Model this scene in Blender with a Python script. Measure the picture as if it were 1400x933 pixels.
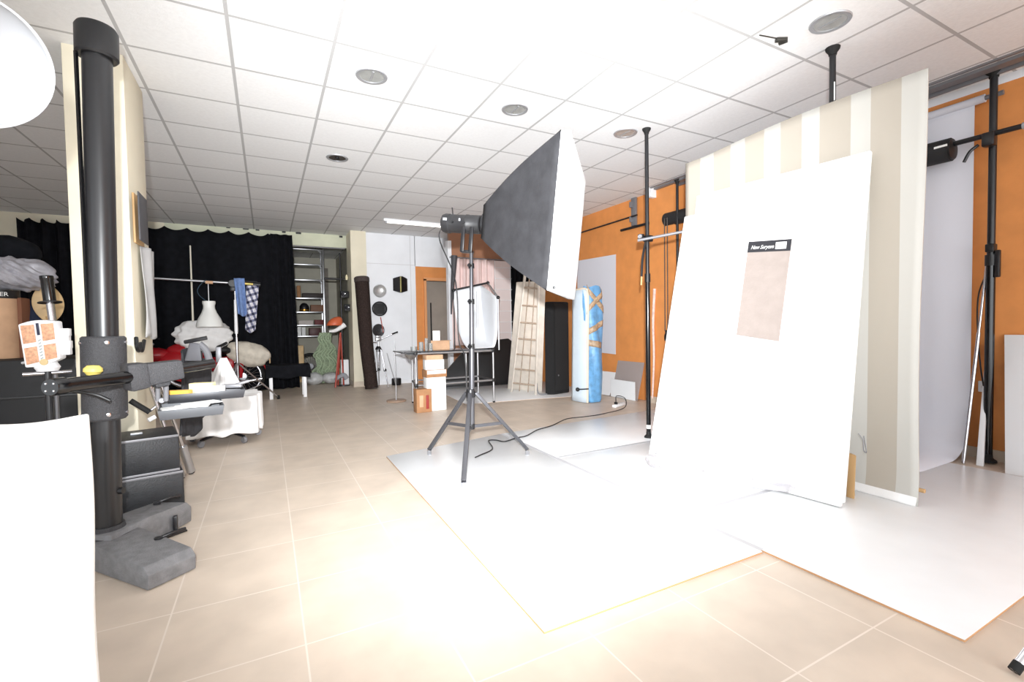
import bpy, bmesh, math, random
from math import sin, cos, pi, radians, atan2, hypot
from mathutils import Vector, Matrix
random.seed(7)
for o in list(bpy.data.objects): bpy.data.objects.remove(o)
S = bpy.context.scene
COL = S.collection
V = Vector
# ------------------------------------------------------------------ camera
H = 1.10          # camera height
HC = 2.92         # ceiling height
F, CX, CY = 637.465, 700.0, 466.5
YAW, PITCH, ROLL = .4834, .0326, -.0166
fh = V((sin(YAW), cos(YAW), 0)); rr = V((cos(YAW), -sin(YAW), 0))
fw = fh*cos(PITCH) - V((0, 0, 1))*sin(PITCH); uu = rr.cross(fw)
rt = rr*cos(ROLL) + uu*sin(ROLL); up = rt.cross(fw)
CAMP = V((0, 0, H))
cd = bpy.data.cameras.new('camera'); cam = bpy.data.objects.new('camera', cd); COL.objects.link(cam)
cd.sensor_width = 36; cd.lens = F*36/1400; cd.clip_start = .02; cd.clip_end = 100
m3 = Matrix((rt, up, -fw)).transposed()
cam.matrix_world = Matrix.Translation(CAMP) @ m3.to_4x4()
S.camera = cam
# surveying helpers: real points in the room measured along a sight line
def ray(x, y): return rt*((x-CX)/F) - up*((y-CY)/F) + fw
def Z(x, y, z=0.0):
    d = ray(x, y); return CAMP + d*((z-H)/d.z)
def X(x, y, v):
    d = ray(x, y); return CAMP + d*(v/d.x)
def Y(x, y, v):
    d = ray(x, y); return CAMP + d*(v/d.y)
def T(x, y, D): return CAMP + ray(x, y)*D
# ------------------------------------------------------------------ light
S.view_settings.view_transform = 'Standard'; S.view_settings.look = 'None'
S.view_settings.gamma = 1; S.view_settings.use_curve_mapping = False
S.view_settings.exposure = 0.0
W = bpy.data.worlds.new('world'); S.world = W; W.use_nodes = True
W.node_tree.nodes['Background'].inputs[0].default_value = (.91, .96, 1, 1)
W.node_tree.nodes['Background'].inputs[1].default_value = 3.0
def spot(name, loc, aim, power, ang, blend, rad, col=(1, 1, 1)):
    l = bpy.data.lights.new(name, 'SPOT'); l.energy = power; l.spot_size = ang; l.spot_blend = blend
    l.shadow_soft_size = rad; l.color = col
    o = bpy.data.objects.new(name, l); COL.objects.link(o); o.location = loc
    o.rotation_euler = (V(aim)-V(loc)).to_track_quat('-Z', 'Y').to_euler(); return o
spot('camera_flash', V((0, 0, H+.20)) - fh*.15, V((0, 0, H+.17)) + fh*4 - rr*.22 + V((0, 0, .26)), 1850, radians(95), 1.0, .03, (.965, .985, 1))
def area(name, loc, aim, power, sx, sy, col=(1, 1, 1)):
    l = bpy.data.lights.new(name, 'AREA'); l.shape = 'RECTANGLE'; l.size = sx; l.size_y = sy; l.energy = power; l.color = col
    o = bpy.data.objects.new(name, l); COL.objects.link(o); o.location = loc
    o.rotation_euler = (V(aim)-V(loc)).to_track_quat('-Z', 'Y').to_euler(); return o
area('fill_behind_camera', (.4, -3.2, 1.6), (1.6, 5, 1.2), 85, 6.5, 2.3, (.96, .98, 1))  # unseen soft fill light added behind the camera to lift the room
# ------------------------------------------------------------------ materials
def lin(c): 
    c = c/255; return c/12.92 if c <= .04045 else ((c+.055)/1.055)**2.4
def rgb(c): return (lin(c[0]), lin(c[1]), lin(c[2]), 1)
MATS = {}
def M(name, col, rough=.6, metal=0., var=.0, vs=8., bump=0., bs=60., alpha=1., spec=.5, trans=0., stretch=None):
    if name in MATS: return MATS[name]
    m = bpy.data.materials.new(name); m.use_nodes = True; nt = m.node_tree; N = nt.nodes; L = nt.links
    b = N['Principled BSDF']; b.inputs['Roughness'].default_value = rough; b.inputs['Metallic'].default_value = metal
    b.inputs['Base Color'].default_value = rgb(col); b.inputs['Specular IOR Level'].default_value = spec
    b.inputs['Alpha'].default_value = alpha; b.inputs['Transmission Weight'].default_value = trans
    tc = N.new('ShaderNodeTexCoord'); vec = tc.outputs['Object']
    if stretch:
        mp = N.new('ShaderNodeMapping'); mp.inputs['Scale'].default_value = stretch; L.new(vec, mp.inputs['Vector']); vec = mp.outputs['Vector']
    if var:
        nz = N.new('ShaderNodeTexNoise'); nz.inputs['Scale'].default_value = vs; nz.inputs['Detail'].default_value = 5
        L.new(vec, nz.inputs['Vector'])
        rp = N.new('ShaderNodeValToRGB'); rp.color_ramp.elements[0].position = .3; rp.color_ramp.elements[1].position = .7
        a = rgb(tuple(max(0, k*(1-var)) for k in col)); c2 = rgb(tuple(min(255, k*(1+var*.6)) for k in col))
        rp.color_ramp.elements[0].color = a; rp.color_ramp.elements[1].color = c2
        L.new(nz.outputs['Fac'], rp.inputs['Fac']); L.new(rp.outputs['Color'], b.inputs['Base Color'])
    if bump:
        n2 = N.new('ShaderNodeTexNoise'); n2.inputs['Scale'].default_value = bs; n2.inputs['Detail'].default_value = 4
        L.new(vec, n2.inputs['Vector']); bp = N.new('ShaderNodeBump'); bp.inputs['Strength'].default_value = bump; bp.inputs['Distance'].default_value = .01
        L.new(n2.outputs['Fac'], bp.inputs['Height']); L.new(bp.outputs['Normal'], b.inputs['Normal'])
    MATS[name] = m; return m
def gridmat(name, base, line, px, py, ox, oy, lw, rough, var, vs, bump=0):
    """tiles of px by py metres laid from (ox, oy), with lines lw wide"""
    m = M(name, base, rough, var=var, vs=vs, bump=bump, bs=90); nt = m.node_tree; N = nt.nodes; L = nt.links; b = N['Principled BSDF']
    tc = N.new('ShaderNodeTexCoord'); sp = N.new('ShaderNodeSeparateXYZ'); L.new(tc.outputs['Object'], sp.inputs[0])
    def edge(sock, p, o):
        a = N.new('ShaderNodeMath'); a.operation = 'SUBTRACT'; L.new(sock, a.inputs[0]); a.inputs[1].default_value = o - p/2
        w = N.new('ShaderNodeMath'); w.operation = 'FLOORED_MODULO'; L.new(a.outputs[0], w.inputs[0]); w.inputs[1].default_value = p
        s = N.new('ShaderNodeMath'); s.operation = 'SUBTRACT'; L.new(w.outputs[0], s.inputs[0]); s.inputs[1].default_value = p/2
        ab = N.new('ShaderNodeMath'); ab.operation = 'ABSOLUTE'; L.new(s.outputs[0], ab.inputs[0])
        lt = N.new('ShaderNodeMath'); lt.operation = 'LESS_THAN'; L.new(ab.outputs[0], lt.inputs[0]); lt.inputs[1].default_value = lw/2
        return lt.outputs[0]
    mx = N.new('ShaderNodeMath'); mx.operation = 'MAXIMUM'
    L.new(edge(sp.outputs['X'], px, ox), mx.inputs[0]); L.new(edge(sp.outputs['Y'], py, oy), mx.inputs[1])
    mix = N.new('ShaderNodeMix'); mix.data_type = 'RGBA'
    src = b.inputs['Base Color'].links[0].from_socket
    L.new(mx.outputs[0], mix.inputs['Factor']); L.new(src, mix.inputs['A']); mix.inputs['B'].default_value = rgb(line)
    L.new(mix.outputs['Result'], b.inputs['Base Color'])
    return m
def bandmat(name, axis, stops, cols, rough=.7):
    """vertical stripes in object space: stops = edges (m) along axis, cols = colour after each edge"""
    m = M(name, cols[0], rough); nt = m.node_tree; N = nt.nodes; L = nt.links; b = N['Principled BSDF']
    tc = N.new('ShaderNodeTexCoord'); sp = N.new('ShaderNodeSeparateXYZ'); L.new(tc.outputs['Object'], sp.inputs[0])
    lo, hi = stops[0], stops[-1]
    mr = N.new('ShaderNodeMapRange'); mr.inputs['From Min'].default_value = lo; mr.inputs['From Max'].default_value = hi
    L.new(sp.outputs[axis], mr.inputs['Value'])
    rp = N.new('ShaderNodeValToRGB'); rp.color_ramp.interpolation = 'CONSTANT'; e = rp.color_ramp.elements
    while len(e) < len(cols): e.new(.5)
    for i, c in enumerate(cols): e[i].position = (stops[i]-lo)/(hi-lo)
    for i, c in enumerate(cols): e[i].color = rgb(c)
    L.new(mr.outputs[0], rp.inputs['Fac']); L.new(rp.outputs['Color'], b.inputs['Base Color']); return m
floor_m = gridmat('floor_tile', (210, 195, 179), (226, 214, 202), .4495, .4495, .088, 3.10, .006, .42, .05, 4.0)
ceil_m = gridmat('ceiling_tile', (238, 239, 240), (184, 184, 185), .5884, .608, -.1525, 3.184, .021, .85, .015, 40, .15)
white_wall = M('white_wall_paint', (236, 238, 242), .7, var=.02, vs=3)
cream = M('cream_wall_paint', (228, 220, 198), .7, var=.03, vs=3)
orange = M('orange_wall_paint', (221, 144, 79), .65, var=.04, vs=6, bump=.1, bs=80)
greywall = M('store_wall_paint', (190, 186, 172), .8, var=.05, vs=3)
skirt = M('skirting_tile', (205, 190, 172), .5, var=.08, vs=6)
blk_metal = M('black_painted_metal', (26, 26, 29), .35, var=.1, vs=20)
blk_gloss = M('black_glossy_metal', (14, 14, 16), .15)
blk_crackle = M('black_crackle_paint', (58, 58, 61), .6, bump=.5, bs=220, var=.15, vs=120)
blk_plastic = M('black_plastic', (22, 22, 24), .45)
blk_cloth = M('black_cloth', (24, 25, 29), .95, var=.2, vs=10, bump=.2, bs=200, spec=.1)
coat_cloth = M('charcoal_cloth', (46, 46, 49), .85, var=.2, vs=14, bump=.2, bs=200, spec=.2)
softbox_cloth = M('softbox_black_nylon', (54, 54, 57), .8, var=.14, vs=9, bump=.25, bs=40, spec=.3)
white_cloth = M('white_cloth', (240, 239, 238), .9, var=.02, vs=12, bump=.15, bs=60)
white_plastic = M('white_gloss_panel', (234, 236, 238), .3, var=.015, vs=4)
white_foam = M('white_polystyrene', (244, 243, 240), .9, bump=.35, bs=180)
white_lam = M('white_laminate', (238, 238, 240), .35)
chrome = M('chrome', (205, 205, 210), .18, 1)
alu = M('brushed_aluminium', (188, 189, 192), .35, .9)
grey_metal = M('grey_painted_metal', (132, 132, 136), .45, .4)
silver_paint = M('silver_paint', (176, 178, 182), .4, .5)
wood = M('beech_wood', (196, 158, 110), .55, var=.15, vs=6, stretch=(1, 1, .15))
tan_wood = M('pale_plywood', (206, 174, 126), .5, var=.10, vs=8)
brown_card = M('brown_cardboard', (172, 126, 88), .85, var=.08, vs=10)
pale_card = M('pale_cardboard', (205, 165, 132), .85, var=.06, vs=10)
red_paint = M('red_gloss_paint', (160, 18, 28), .2)
rubber = M('black_rubber', (20, 20, 20), .8)
cream_cloth = M('cream_sack_cloth', (214, 205, 190), .9, var=.06, vs=12, bump=.3, bs=30)
pink_cloth = M('pale_pink_cloth', (238, 214, 210), .9, var=.03, vs=5, bump=.1, bs=90)
brown_felt = M('dark_brown_carpet', (56, 46, 43), .95, var=.25, vs=60, bump=.3, bs=200, spec=.1)
yellow = M('yellow_plastic', (226, 206, 110), .5)
lamp_white = M('white_enamel', (232, 232, 228), .35)
plastic_film = M('clear_plastic_film', (225, 222, 226), .25, alpha=.45, var=.08, vs=14, bump=.5, bs=30)
bag_film = M('frosted_plastic_bag', (176, 174, 182), .35, alpha=.85, var=.14, vs=16, bump=.6, bs=25)
garment_film = M('grey_garment_plastic', (172, 172, 172), .4, var=.06, vs=5, bump=.3, bs=14)
dark_card = M('dark_grey_card', (72, 72, 76), .6)
blue_cloth = M('blue_denim_cloth', (112, 138, 186), .9, var=.10, vs=20, bump=.2, bs=80)
blue_tarp = M('blue_plastic_tarp', (104, 160, 206), .4, var=.12, vs=14, bump=.6, bs=18)
pale_blue = M('pale_blue_enamel', (214, 228, 240), .3, var=.02, vs=4)
beige_trim = M('beige_trim', (222, 208, 188), .5)
brown_tape = M('crumpled_brown_tape', (176, 150, 122), .45, var=.2, vs=30, bump=.5, bs=40)
cream_board = M('old_cream_board', (226, 216, 204), .6, var=.05, vs=8)
ladder_wood = M('ladder_greyed_wood', (176, 156, 138), .6, var=.12, vs=20)
speaker_cloth = M('black_grille_cloth', (24, 24, 25), .9, var=.2, vs=100)
plexi = M('smoked_clear_sheet', (186, 178, 176), .15, alpha=.55)
plexi_white = M('opal_white_sheet', (226, 228, 232), .3)
green_net = M('green_netting', (146, 160, 132), .9, var=.2, vs=30, bump=.6, bs=40)
orange_pl = M('orange_plastic', (206, 100, 62), .45)
red_metal = M('red_painted_metal', (170, 66, 52), .4)
dish_white = M('dish_inner_enamel', (170, 172, 176), .45)
copper_panel = M('copper_mesh_panel', (214, 160, 126), .5, var=.15, vs=90, bump=.3, bs=300)
glass_m = M('clear_glass', (235, 240, 240), .05, trans=.85)
lens_grey = M('brushed_dark_reflector', (120, 120, 120), .25, .9)
frost = M('frosted_lamp_glass', (176, 178, 176), .25, .3, var=.06, vs=20)
door_grey = M('taupe_door_paint', (176, 164, 152), .6, var=.04, vs=4)
paper_white = M('white_paper', (240, 240, 238), .8)
screen_paper = M('white_backdrop_paper', (216, 216, 224), .8)
poster_pink = M('textured_wallpaper_sample', (150, 139, 133), .85, var=.03, vs=14, bump=.2, bs=50)
stripe_b, stripe_w = (180, 172, 160), (198, 196, 190)
# ------------------------------------------------------------------ mesh builder
def frame_of(d):
    d = d.normalized(); a = V((0, 0, 1)) if abs(d.z) < .95 else V((1, 0, 0))
    x = a.cross(d).normalized(); return x, d.cross(x)
class MB:
    def __init__(s): s.bm = bmesh.new()
    def _merge(s, b):
        me = bpy.data.meshes.new('t'); b.to_mesh(me); b.free(); s.bm.from_mesh(me); bpy.data.meshes.remove(me)
    def hexa(s, p, bev=0, seg=2):
        """p: 8 corners, bottom ring then top ring"""
        b = bmesh.new(); v = [b.verts.new(q) for q in p]
        for f in ((3, 2, 1, 0), (4, 5, 6, 7), (0, 1, 5, 4), (1, 2, 6, 5), (2, 3, 7, 6), (3, 0, 4, 7)): b.faces.new([v[i] for i in f])
        bmesh.ops.recalc_face_normals(b, faces=b.faces)
        if bev: bmesh.ops.bevel(b, geom=list(b.edges), offset=bev, segments=seg, profile=.5, affect='EDGES')
        s._merge(b); return s
    def box(s, c, d, rz=0, bev=0, mat=None, seg=2):
        c = V(c); R = mat if mat is not None else Matrix.Rotation(rz, 3, 'Z'); x, y, z = d[0]/2, d[1]/2, d[2]/2
        return s.hexa([c + R @ V(q) for q in ((-x, -y, -z), (x, -y, -z), (x, y, -z), (-x, y, -z), (-x, -y, z), (x, -y, z), (x, y, z), (-x, y, z))], bev, seg)
    def slab(s, quad, t, bev=0):
        """quad: 4 points of one face, t: thickness vector"""
        q = [V(p) for p in quad]; t = V(t); return s.hexa(q + [p+t for p in q], bev)
    def prism(s, poly, t, bev=0):
        b = bmesh.new(); t = V(t); a = [b.verts.new(V(p)) for p in poly]; c = [b.verts.new(V(p)+t) for p in poly]; n = len(poly)
        b.faces.new(a); b.faces.new(c[::-1])
        for i in range(n): b.faces.new((a[i], c[i], c[(i+1) % n], a[(i+1) % n]))
        bmesh.ops.recalc_face_normals(b, faces=b.faces)
        if bev: bmesh.ops.bevel(b, geom=list(b.edges), offset=bev, segments=2, profile=.5, affect='EDGES')
        s._merge(b); return s
    def lathe(s, prof, o, ax=(0, 0, 1), n=32, close=False):
        o = V(o); ax = V(ax).normalized(); x, y = frame_of(ax); b = bmesh.new(); rings = []
        for r, h in prof:
            if r < 1e-6: rings.append([b.verts.new(o+ax*h)])
            else: rings.append([b.verts.new(o + ax*h + x*(r*cos(2*pi*k/n)) + y*(r*sin(2*pi*k/n))) for k in range(n)])
        pairs = list(zip(rings, rings[1:])) + ([(rings[-1], rings[0])] if close else [])
        for a, c in pairs:
            for k in range(n):
                k2 = (k+1) % n
                if len(a) == 1 and len(c) == 1: break
                if len(a) == 1: b.faces.new((a[0], c[k], c[k2]))
                elif len(c) == 1: b.faces.new((a[k], c[0], a[k2]))
                else: b.faces.new((a[k], c[k], c[k2], a[k2]))
        bmesh.ops.recalc_face_normals(b, faces=b.faces); s._merge(b); return s
    def tube(s, p, q, r, r2=None, n=16):
        p, q = V(p), V(q); r2 = r if r2 is None else r2; L = (q-p).length
        return s.lathe([(0, 0), (r, 0), (r2, L), (0, L)], p, q-p, n)
    def ring(s, c, ax, R, r, n=40, k=10):
        return s.lathe([(R + r*cos(2*pi*i/k), r*sin(2*pi*i/k)) for i in range(k)], c, ax, n, True)
    def path(s, pts, r, n=10, sub=6, rads=None):
        pts = [V(p) for p in pts]; P = []
        if len(pts) > 2 and sub > 1:
            e = [2*pts[0]-pts[1]] + pts + [2*pts[-1]-pts[-2]]
            for i in range(1, len(e)-2):
                for k in range(sub):
                    t = k/sub; a, b_, c, d = e[i-1], e[i], e[i+1], e[i+2]
                    P.append(.5*((2*b_) + (c-a)*t + (2*a-5*b_+4*c-d)*t*t + (3*b_-a-3*c+d)*t**3))
            P.append(pts[-1])
        else: P = pts
        b = bmesh.new(); rings = []; x = None
        for i, p in enumerate(P):
            d = (P[min(i+1, len(P)-1)] - P[max(i-1, 0)]).normalized()
            if x is None: x, y = frame_of(d)
            else: x = (x - d*x.dot(d)).normalized(); y = d.cross(x)
            R = r if rads is None else rads[0] + (rads[1]-rads[0])*i/(len(P)-1)
            rings.append([b.verts.new(p + x*(R*cos(2*pi*k/n)) + y*(R*sin(2*pi*k/n))) for k in range(n)])
        for a, c in zip(rings, rings[1:]):
            for k in range(n): b.faces.new((a[k], a[(k+1) % n], c[(k+1) % n], c[k]))
        b.faces.new(rings[0][::-1]); b.faces.new(rings[-1])
        bmesh.ops.recalc_face_normals(b, faces=b.faces); s._merge(b); return s
    def blob(s, c, rad, fn=None, n=3, R=None):
        b = bmesh.new(); bmesh.ops.create_icosphere(b, subdivisions=n, radius=1); c = V(c)
        for v in b.verts:
            d = v.co.copy(); k = 1 + (fn(d) if fn else 0)
            q = V((d.x*rad[0], d.y*rad[1], d.z*rad[2]))*k
            v.co = c + (R @ q if R is not None else q)
        s._merge(b); return s
    def grid(s, fn, nu, nv):
        b = bmesh.new(); g = [[b.verts.new(V(fn(i/nu, j/nv))) for j in range(nv+1)] for i in range(nu+1)]
        for i in range(nu):
            for j in range(nv): b.faces.new((g[i][j], g[i+1][j], g[i+1][j+1], g[i][j+1]))
        bmesh.ops.recalc_face_normals(b, faces=b.faces); s._merge(b); return s
    def build(s, name, mat, parent=None, label=None, cat=None, group=None, kind=None, solid=0, ang=35, origin=None):
        me = bpy.data.meshes.new(name); s.bm.to_mesh(me); s.bm.free()
        o = bpy.data.objects.new(name, me); COL.objects.link(o); me.materials.append(mat)
        for p in me.polygons: p.use_smooth = True
        me.set_sharp_from_angle(angle=radians(ang))
        off = V((0, 0, 0)); q = parent
        if parent is not None:
            while q is not None: off += q.location; q = q.parent
            o.parent = parent
        elif origin is not None: off = V(origin); o.location = off
        if off.length: me.transform(Matrix.Translation(-off))
        if solid:
            md = o.modifiers.new('thickness', 'SOLIDIFY'); md.thickness = solid; md.offset = 0
        if label: o['label'] = label; o['category'] = cat
        if group: o['group'] = group
        if kind: o['kind'] = kind
        return o
def thing(name, label, cat, loc=(0, 0, 0), group=None):
    o = bpy.data.objects.new(name, None); COL.objects.link(o); o.location = loc; o.empty_display_size = .05
    o['label'] = label; o['category'] = cat
    if group: o['group'] = group
    return o
def copy_tree(o, parent=None):
    c = o.copy(); COL.objects.link(c); c.parent = parent
    for ch in list(o.children): copy_tree(ch, c)
    return c
def struct(name, mb, mat): return mb.build(name, mat, kind='structure')
def wob(d, a, seed):
    return a*(sin(3.1*d.x+seed)+sin(4.3*d.y+1.7*seed)+sin(3.7*d.z+2.3*seed)+.6*sin(8*d.x+5*d.z+seed)+.6*sin(9*d.y-6*d.x+2*seed))/3
# ================================================================== SETTING
struct('floor', MB().box((.6, 4.8, -.05), (10.2, 18, .1)), floor_m)
struct('ceiling', MB().box((.6, 4.8, HC+.05), (10.2, 18, .1)), ceil_m)
wl = MB().box((-4.2, 7.3, HC/2), (.2, 13, HC)).box((-4.2, -1.7, .15), (.2, 5, .3)).box((-4.2, -1.7, HC-.1), (.2, 5, .2)).box((-4.2, -1.7, HC/2), (.2, .2, HC)).box((-4.2, -4.1, HC/2), (.2, .2, HC))  # opening at the camera end added to let world light in
struct('wall_left', wl, white_wall)
struct('wall_right', MB().box((5.05, -.2, HC/2-.03), (.2, 10, HC-.06)), orange)
struct('wall_right_far', MB().box((4.88, 7.45, HC/2), (.2, 5.3, HC)), orange)
struct('wall_right_strip', MB().box((5.05, -.2, HC-.03), (.2, 10, .06)), white_wall)
struct('pilaster_right', MB().box((4.83, 4.62, HC/2), (.24, .44, HC)), orange)
struct('wall_back', MB().box((2.18, 9.27, HC/2), (.96, .2, HC)).box((3.75, 9.27, 2.62), (2.2, .2, .6)), white_wall)
struct('wall_back_orange', MB().box((2.74, 9.27, 1.16), (.16, .2, 2.32)).box((3.8, 9.27, 2.20), (1.96, .2, .24)).box((4.2, 9.27, 1.04), (1.16, .2, 2.08)), orange)
struct('wall_partition', MB().box((3.92, 8.30, HC/2), (1.74, .08, HC)), M('brown_softbox_shade', (158, 112, 84), .6, var=.05, vs=5))  # brown colour stands in for the softbox's shadow on orange wall
struct('trim_partition', MB().box((3.045, 8.29, 1.35), (.07, .12, 2.7)), white_wall)
struct('wall_back_left', MB().box((-2.9, 9.75, HC/2), (2.6, .2, HC)), cream)
struct('pilaster_left', MB().box((-1.62, 9.85, HC/2), (.3, .4, HC)), cream)
struct('beam_opening', MB().box((-.02, 9.76, HC-.12), (2.9, .2, .24)), M('pale_green_plaster', (212, 214, 190), .7, var=.04, vs=4))
struct('pillar_far', MB().box((1.56, 9.34, HC/2), (.28, .5, HC)), cream)
struct('wall_store_back', MB().box((-1.1, 13.1, HC/2), (6.4, .2, HC)), greywall)
struct('wall_corridor_back', MB().box((3.4, 10.0, HC/2), (3.2, .1, HC)).box((1.98, 9.7, HC/2), (.1, .7, HC)), door_grey)
struct('wall_store_right', MB().box((1.75, 11.4, HC/2), (.2, 3.6, HC)), greywall)
struct('pillar_near', MB().box((-.935, 4.2, HC/2), (.306, .54, HC), bev=.006), cream)
struct('baseboard_right', MB().box((4.94, -.2, .04), (.02, 9.2, .08)), skirt)
struct('baseboard_pilaster', MB().box((4.82, 4.615, .045), (.25, .46, .09)), skirt)
struct('baseboard_back', MB().box((2.18, 9.16, .04), (.96, .02, .08)), white_wall)
struct('baseboard_pillar', MB().box((1.56, 9.34, .05), (.3, .52, .1)), skirt)
# ceiling track along the right side
struct('trim_ceiling_track', MB().box((4.70, 1.6, HC-.012), (.09, 6.2, .024)).box((4.60, 1.6, HC-.006), (.03, 6.2, .012)).box((4.79, 1.6, HC-.02), (.02, 6.2, .04)), grey_metal)
struct('trim_ceiling_step', MB().box((4.66, 4.74, HC-.06), (.1, .06, .12)), white_wall)
# doorway in the back wall
d = thing('door_1', 'open doorway in the orange back wall showing a taupe door', 'door', (3.0, 9.2, 0)); d['kind'] = 'structure'
zd_ = 2.07
MB().box((2.845, 9.16, zd_/2), (.05, .06, zd_)).box((3.22, 9.16, zd_+.0), (.80, .06, .06)).build('door_frame', M('orange_door_frame', (226, 158, 104), .5), d)
MB().box((3.35, 9.75, zd_/2+.15), (.94, .04, zd_+.3), bev=.004).build('door_leaf', door_grey, d)
MB().box((2.95, 9.70, 1.75), (.16, .03, .55)).build('side_panel', orange, d)
MB().box((3.14, 9.72, .95), (.025, .02, 1.35)).build('dark_seam', blk_plastic, d)
# seams of the white cladding on the back wall
struct('trim_wall_seams', MB().box((2.56, 9.167, 1.46), (.012, .008, 2.9)).box((2.18, 9.167, 2.34), (.95, .008, .012)), M('cladding_seam', (214, 214, 216), .6))
# ================================================================== FLOOR PANELS
def panel(pts, label, t=.012):
    pts = [V((p[0], p[1], 0.0006)) for p in pts]
    c = sum(pts, V())/len(pts)
    o = MB().prism(pts, (0, 0, t), .0015).build('floor_panel', white_plastic, label=label, cat='floor panel', group='white floor panels of the set', origin=c)
    md = o.data; ed = M('panel_edge_wood', (196, 150, 108), .6)
    md.materials.append(ed)
    for p in md.polygons:
        q = p.center + c
        if abs(p.normal.z) < .3 and (q.x < .9 or q.x > 4.5 or q.y < .7 or (q.y < 1.42 and q.x < 2.1) or q.y > 3.9): p.material_index = 1
    return o
panel([(.84, 1.39), (2.045, 1.38), (2.055, 4.19), (.865, 3.975)], 'long white floor panel under the softbox light stand')
panel([(2.058, .662), (4.53, .66), (4.53, 1.858), (2.058, 1.858)], 'white floor panel nearest the camera on the right')
panel([(2.062, 1.874), (4.56, 1.874), (4.60, 3.19), (2.068, 3.19)], 'white floor panel beneath the leaning striped backdrop and white board')
panel([(2.072, 3.206), (4.62, 3.206), (4.62, 4.38), (2.075, 4.20)], 'white floor panel under the free-standing black pole, beside the power strip')
panel([(2.45, 6.10), (3.3, 6.0), (4.74, 5.75), (4.74, 8.26), (2.6, 8.26)], 'pale grey floor sheet at the back under the ladder and table', .006)
tape_m = M('grey_white_tape', (186, 186, 190), .6)
for (x0, y0, x1, y1, lab) in ((2.057, 1.39, 2.065, 4.19, 'long pale grey tape strip along the joint beside the light stand panel'), (2.09, 3.198, 4.58, 3.198, 'pale grey tape strip on the panel joint leading to the free-standing pole'), (2.09, 1.866, 4.5, 1.866, 'pale grey tape strip on the joint in front of the leaning white board')):
    d_ = (V((x1, y1, 0))-V((x0, y0, 0))); n__ = V((-d_.y, d_.x, 0)).normalized()*.016; a_, b_ = V((x0, y0, .0128)), V((x1, y1, .0128))
    MB().slab([a_-n__, b_-n__, b_+n__, a_+n__], (0, 0, .0008)).build('seam_tape', tape_m, label=lab, cat='tape', group='tape on the floor panel joints', origin=a_)
# ================================================================== CEILING FITTINGS
def downlight(x, y, label, open_=False):
    t = thing('ceiling_downlight', label, 'ceiling light', (x, y, HC), 'round recessed ceiling lights')
    MB().lathe([(.085, .0), (.086, -.006), (.108, -.008), (.112, -.002), (.112, 0)], (x, y, HC), n=40).build('rim', silver_paint, t)
    MB().lathe([(.0, -.0015), (.05, -.002), (.088, -.003)], (x, y, HC), n=40).build('lens', lens_grey if open_ else frost, t)
    if open_: MB().lathe([(.02, -.002), (.02, -.012), (0, -.012)], (x, y, HC), n=16).build('bulb', blk_plastic, t)
    else: MB().box((x, y, HC-.004), (.012, .13, .004)).build('lamp_tube', silver_paint, t)
downlight(.724, 3.491, 'round ceiling downlight nearest the black studio column')
downlight(1.901, 3.499, 'round ceiling downlight above the softbox, middle of the row of three')
downlight(3.081, 3.473, 'round ceiling downlight beside the top of the free-standing black pole')
downlight(3.095, 1.654, 'large round ceiling downlight above the striped backdrop')
downlight(.718, 5.304, 'small dark ceiling downlight farthest back', True)
tg_ = M('tube_glass', (242, 240, 232), .25); tg_.node_tree.nodes['Principled BSDF'].inputs['Emission Color'].default_value = (1, .98, .93, 1); tg_.node_tree.nodes['Principled BSDF'].inputs['Emission Strength'].default_value = 2.0
t = thing('fluorescent_batten', 'long thin white fluorescent batten on the ceiling at the back', 'ceiling light', (2.45, 7.9, HC))
MB().box((2.45, 7.9, HC-.02), (1.36, .07, .04), bev=.006).build('body', white_lam, t)
MB().tube((1.83, 7.9, HC-.055), (3.07, 7.9, HC-.055), .013).build('tube', M('tube_glass', (242, 240, 232), .25), t)
MB().box((1.81, 7.9, HC-.05), (.03, .04, .04)).build('lamp_holder', silver_paint, t); MB().box((3.09, 7.9, HC-.05), (.03, .04, .04)).build('lamp_holder', silver_paint, t)
p = Z(1068, 52, HC)
b = MB().box(p + V((0, 0, -.012)), (.07, .03, .02), rz=-.5, bev=.003).tube(p + V((-.16, .04, -.003)), p + V((.03, 0, -.003)), .004, n=8).box(p + V((.02, .0, -.022)), (.02, .05, .012), rz=.3)
b.build('ceiling_bracket', M('dark_steel', (70, 68, 64), .4, .6), label='small dark metal bracket in a gap of the ceiling grid', cat='bracket', origin=p)
# ================================================================== STUDIO COLUMN STAND
def disc(c, ax, R, h): return MB().lathe([(0, 0), (R*.92, 0), (R, h*.15), (R, h*.85), (R*.92, h), (0, h)], c, ax, 32)
B = V((-.715, 2.90, 0)); TOPV = V((-.672, 2.90, 2.50))
def on_post(z): return B + (TOPV-B)*(z/2.5)
st = thing('studio_column_stand', 'tall thick black studio column stand on the left with a heavy V-shaped base', 'camera stand', B)
MB().lathe([(0, .05), (.057, .05), (.057, 2.44), (0, 2.44)], B, TOPV-B, 48).build('column', M('black_anodised_tube', (30, 30, 32), .32), st)
MB().box(on_post(1.30)+V((-.049, -.035, 0)), (.012, .012, 2.2), rz=-.6).build('guide_rail', blk_gloss, st)
MB().lathe([(0, 2.40), (.074, 2.40), (.082, 2.41), (.082, 2.53), (.074, 2.545), (0, 2.545)], B, TOPV-B, 40).build('top_cap', blk_plastic, st)
zc0, zc1 = T(139, 573, 2.26).z, T(139, 460, 2.26).z
col_o = on_post((zc0+zc1)/2)
cl = MB().lathe([(.0575, zc0), (.078, zc0), (.086, zc0+.01), (.086, zc1-.008), (.078, zc1), (.0575, zc1)], B, TOPV-B, 48).build('collar', blk_crackle, st)
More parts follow.
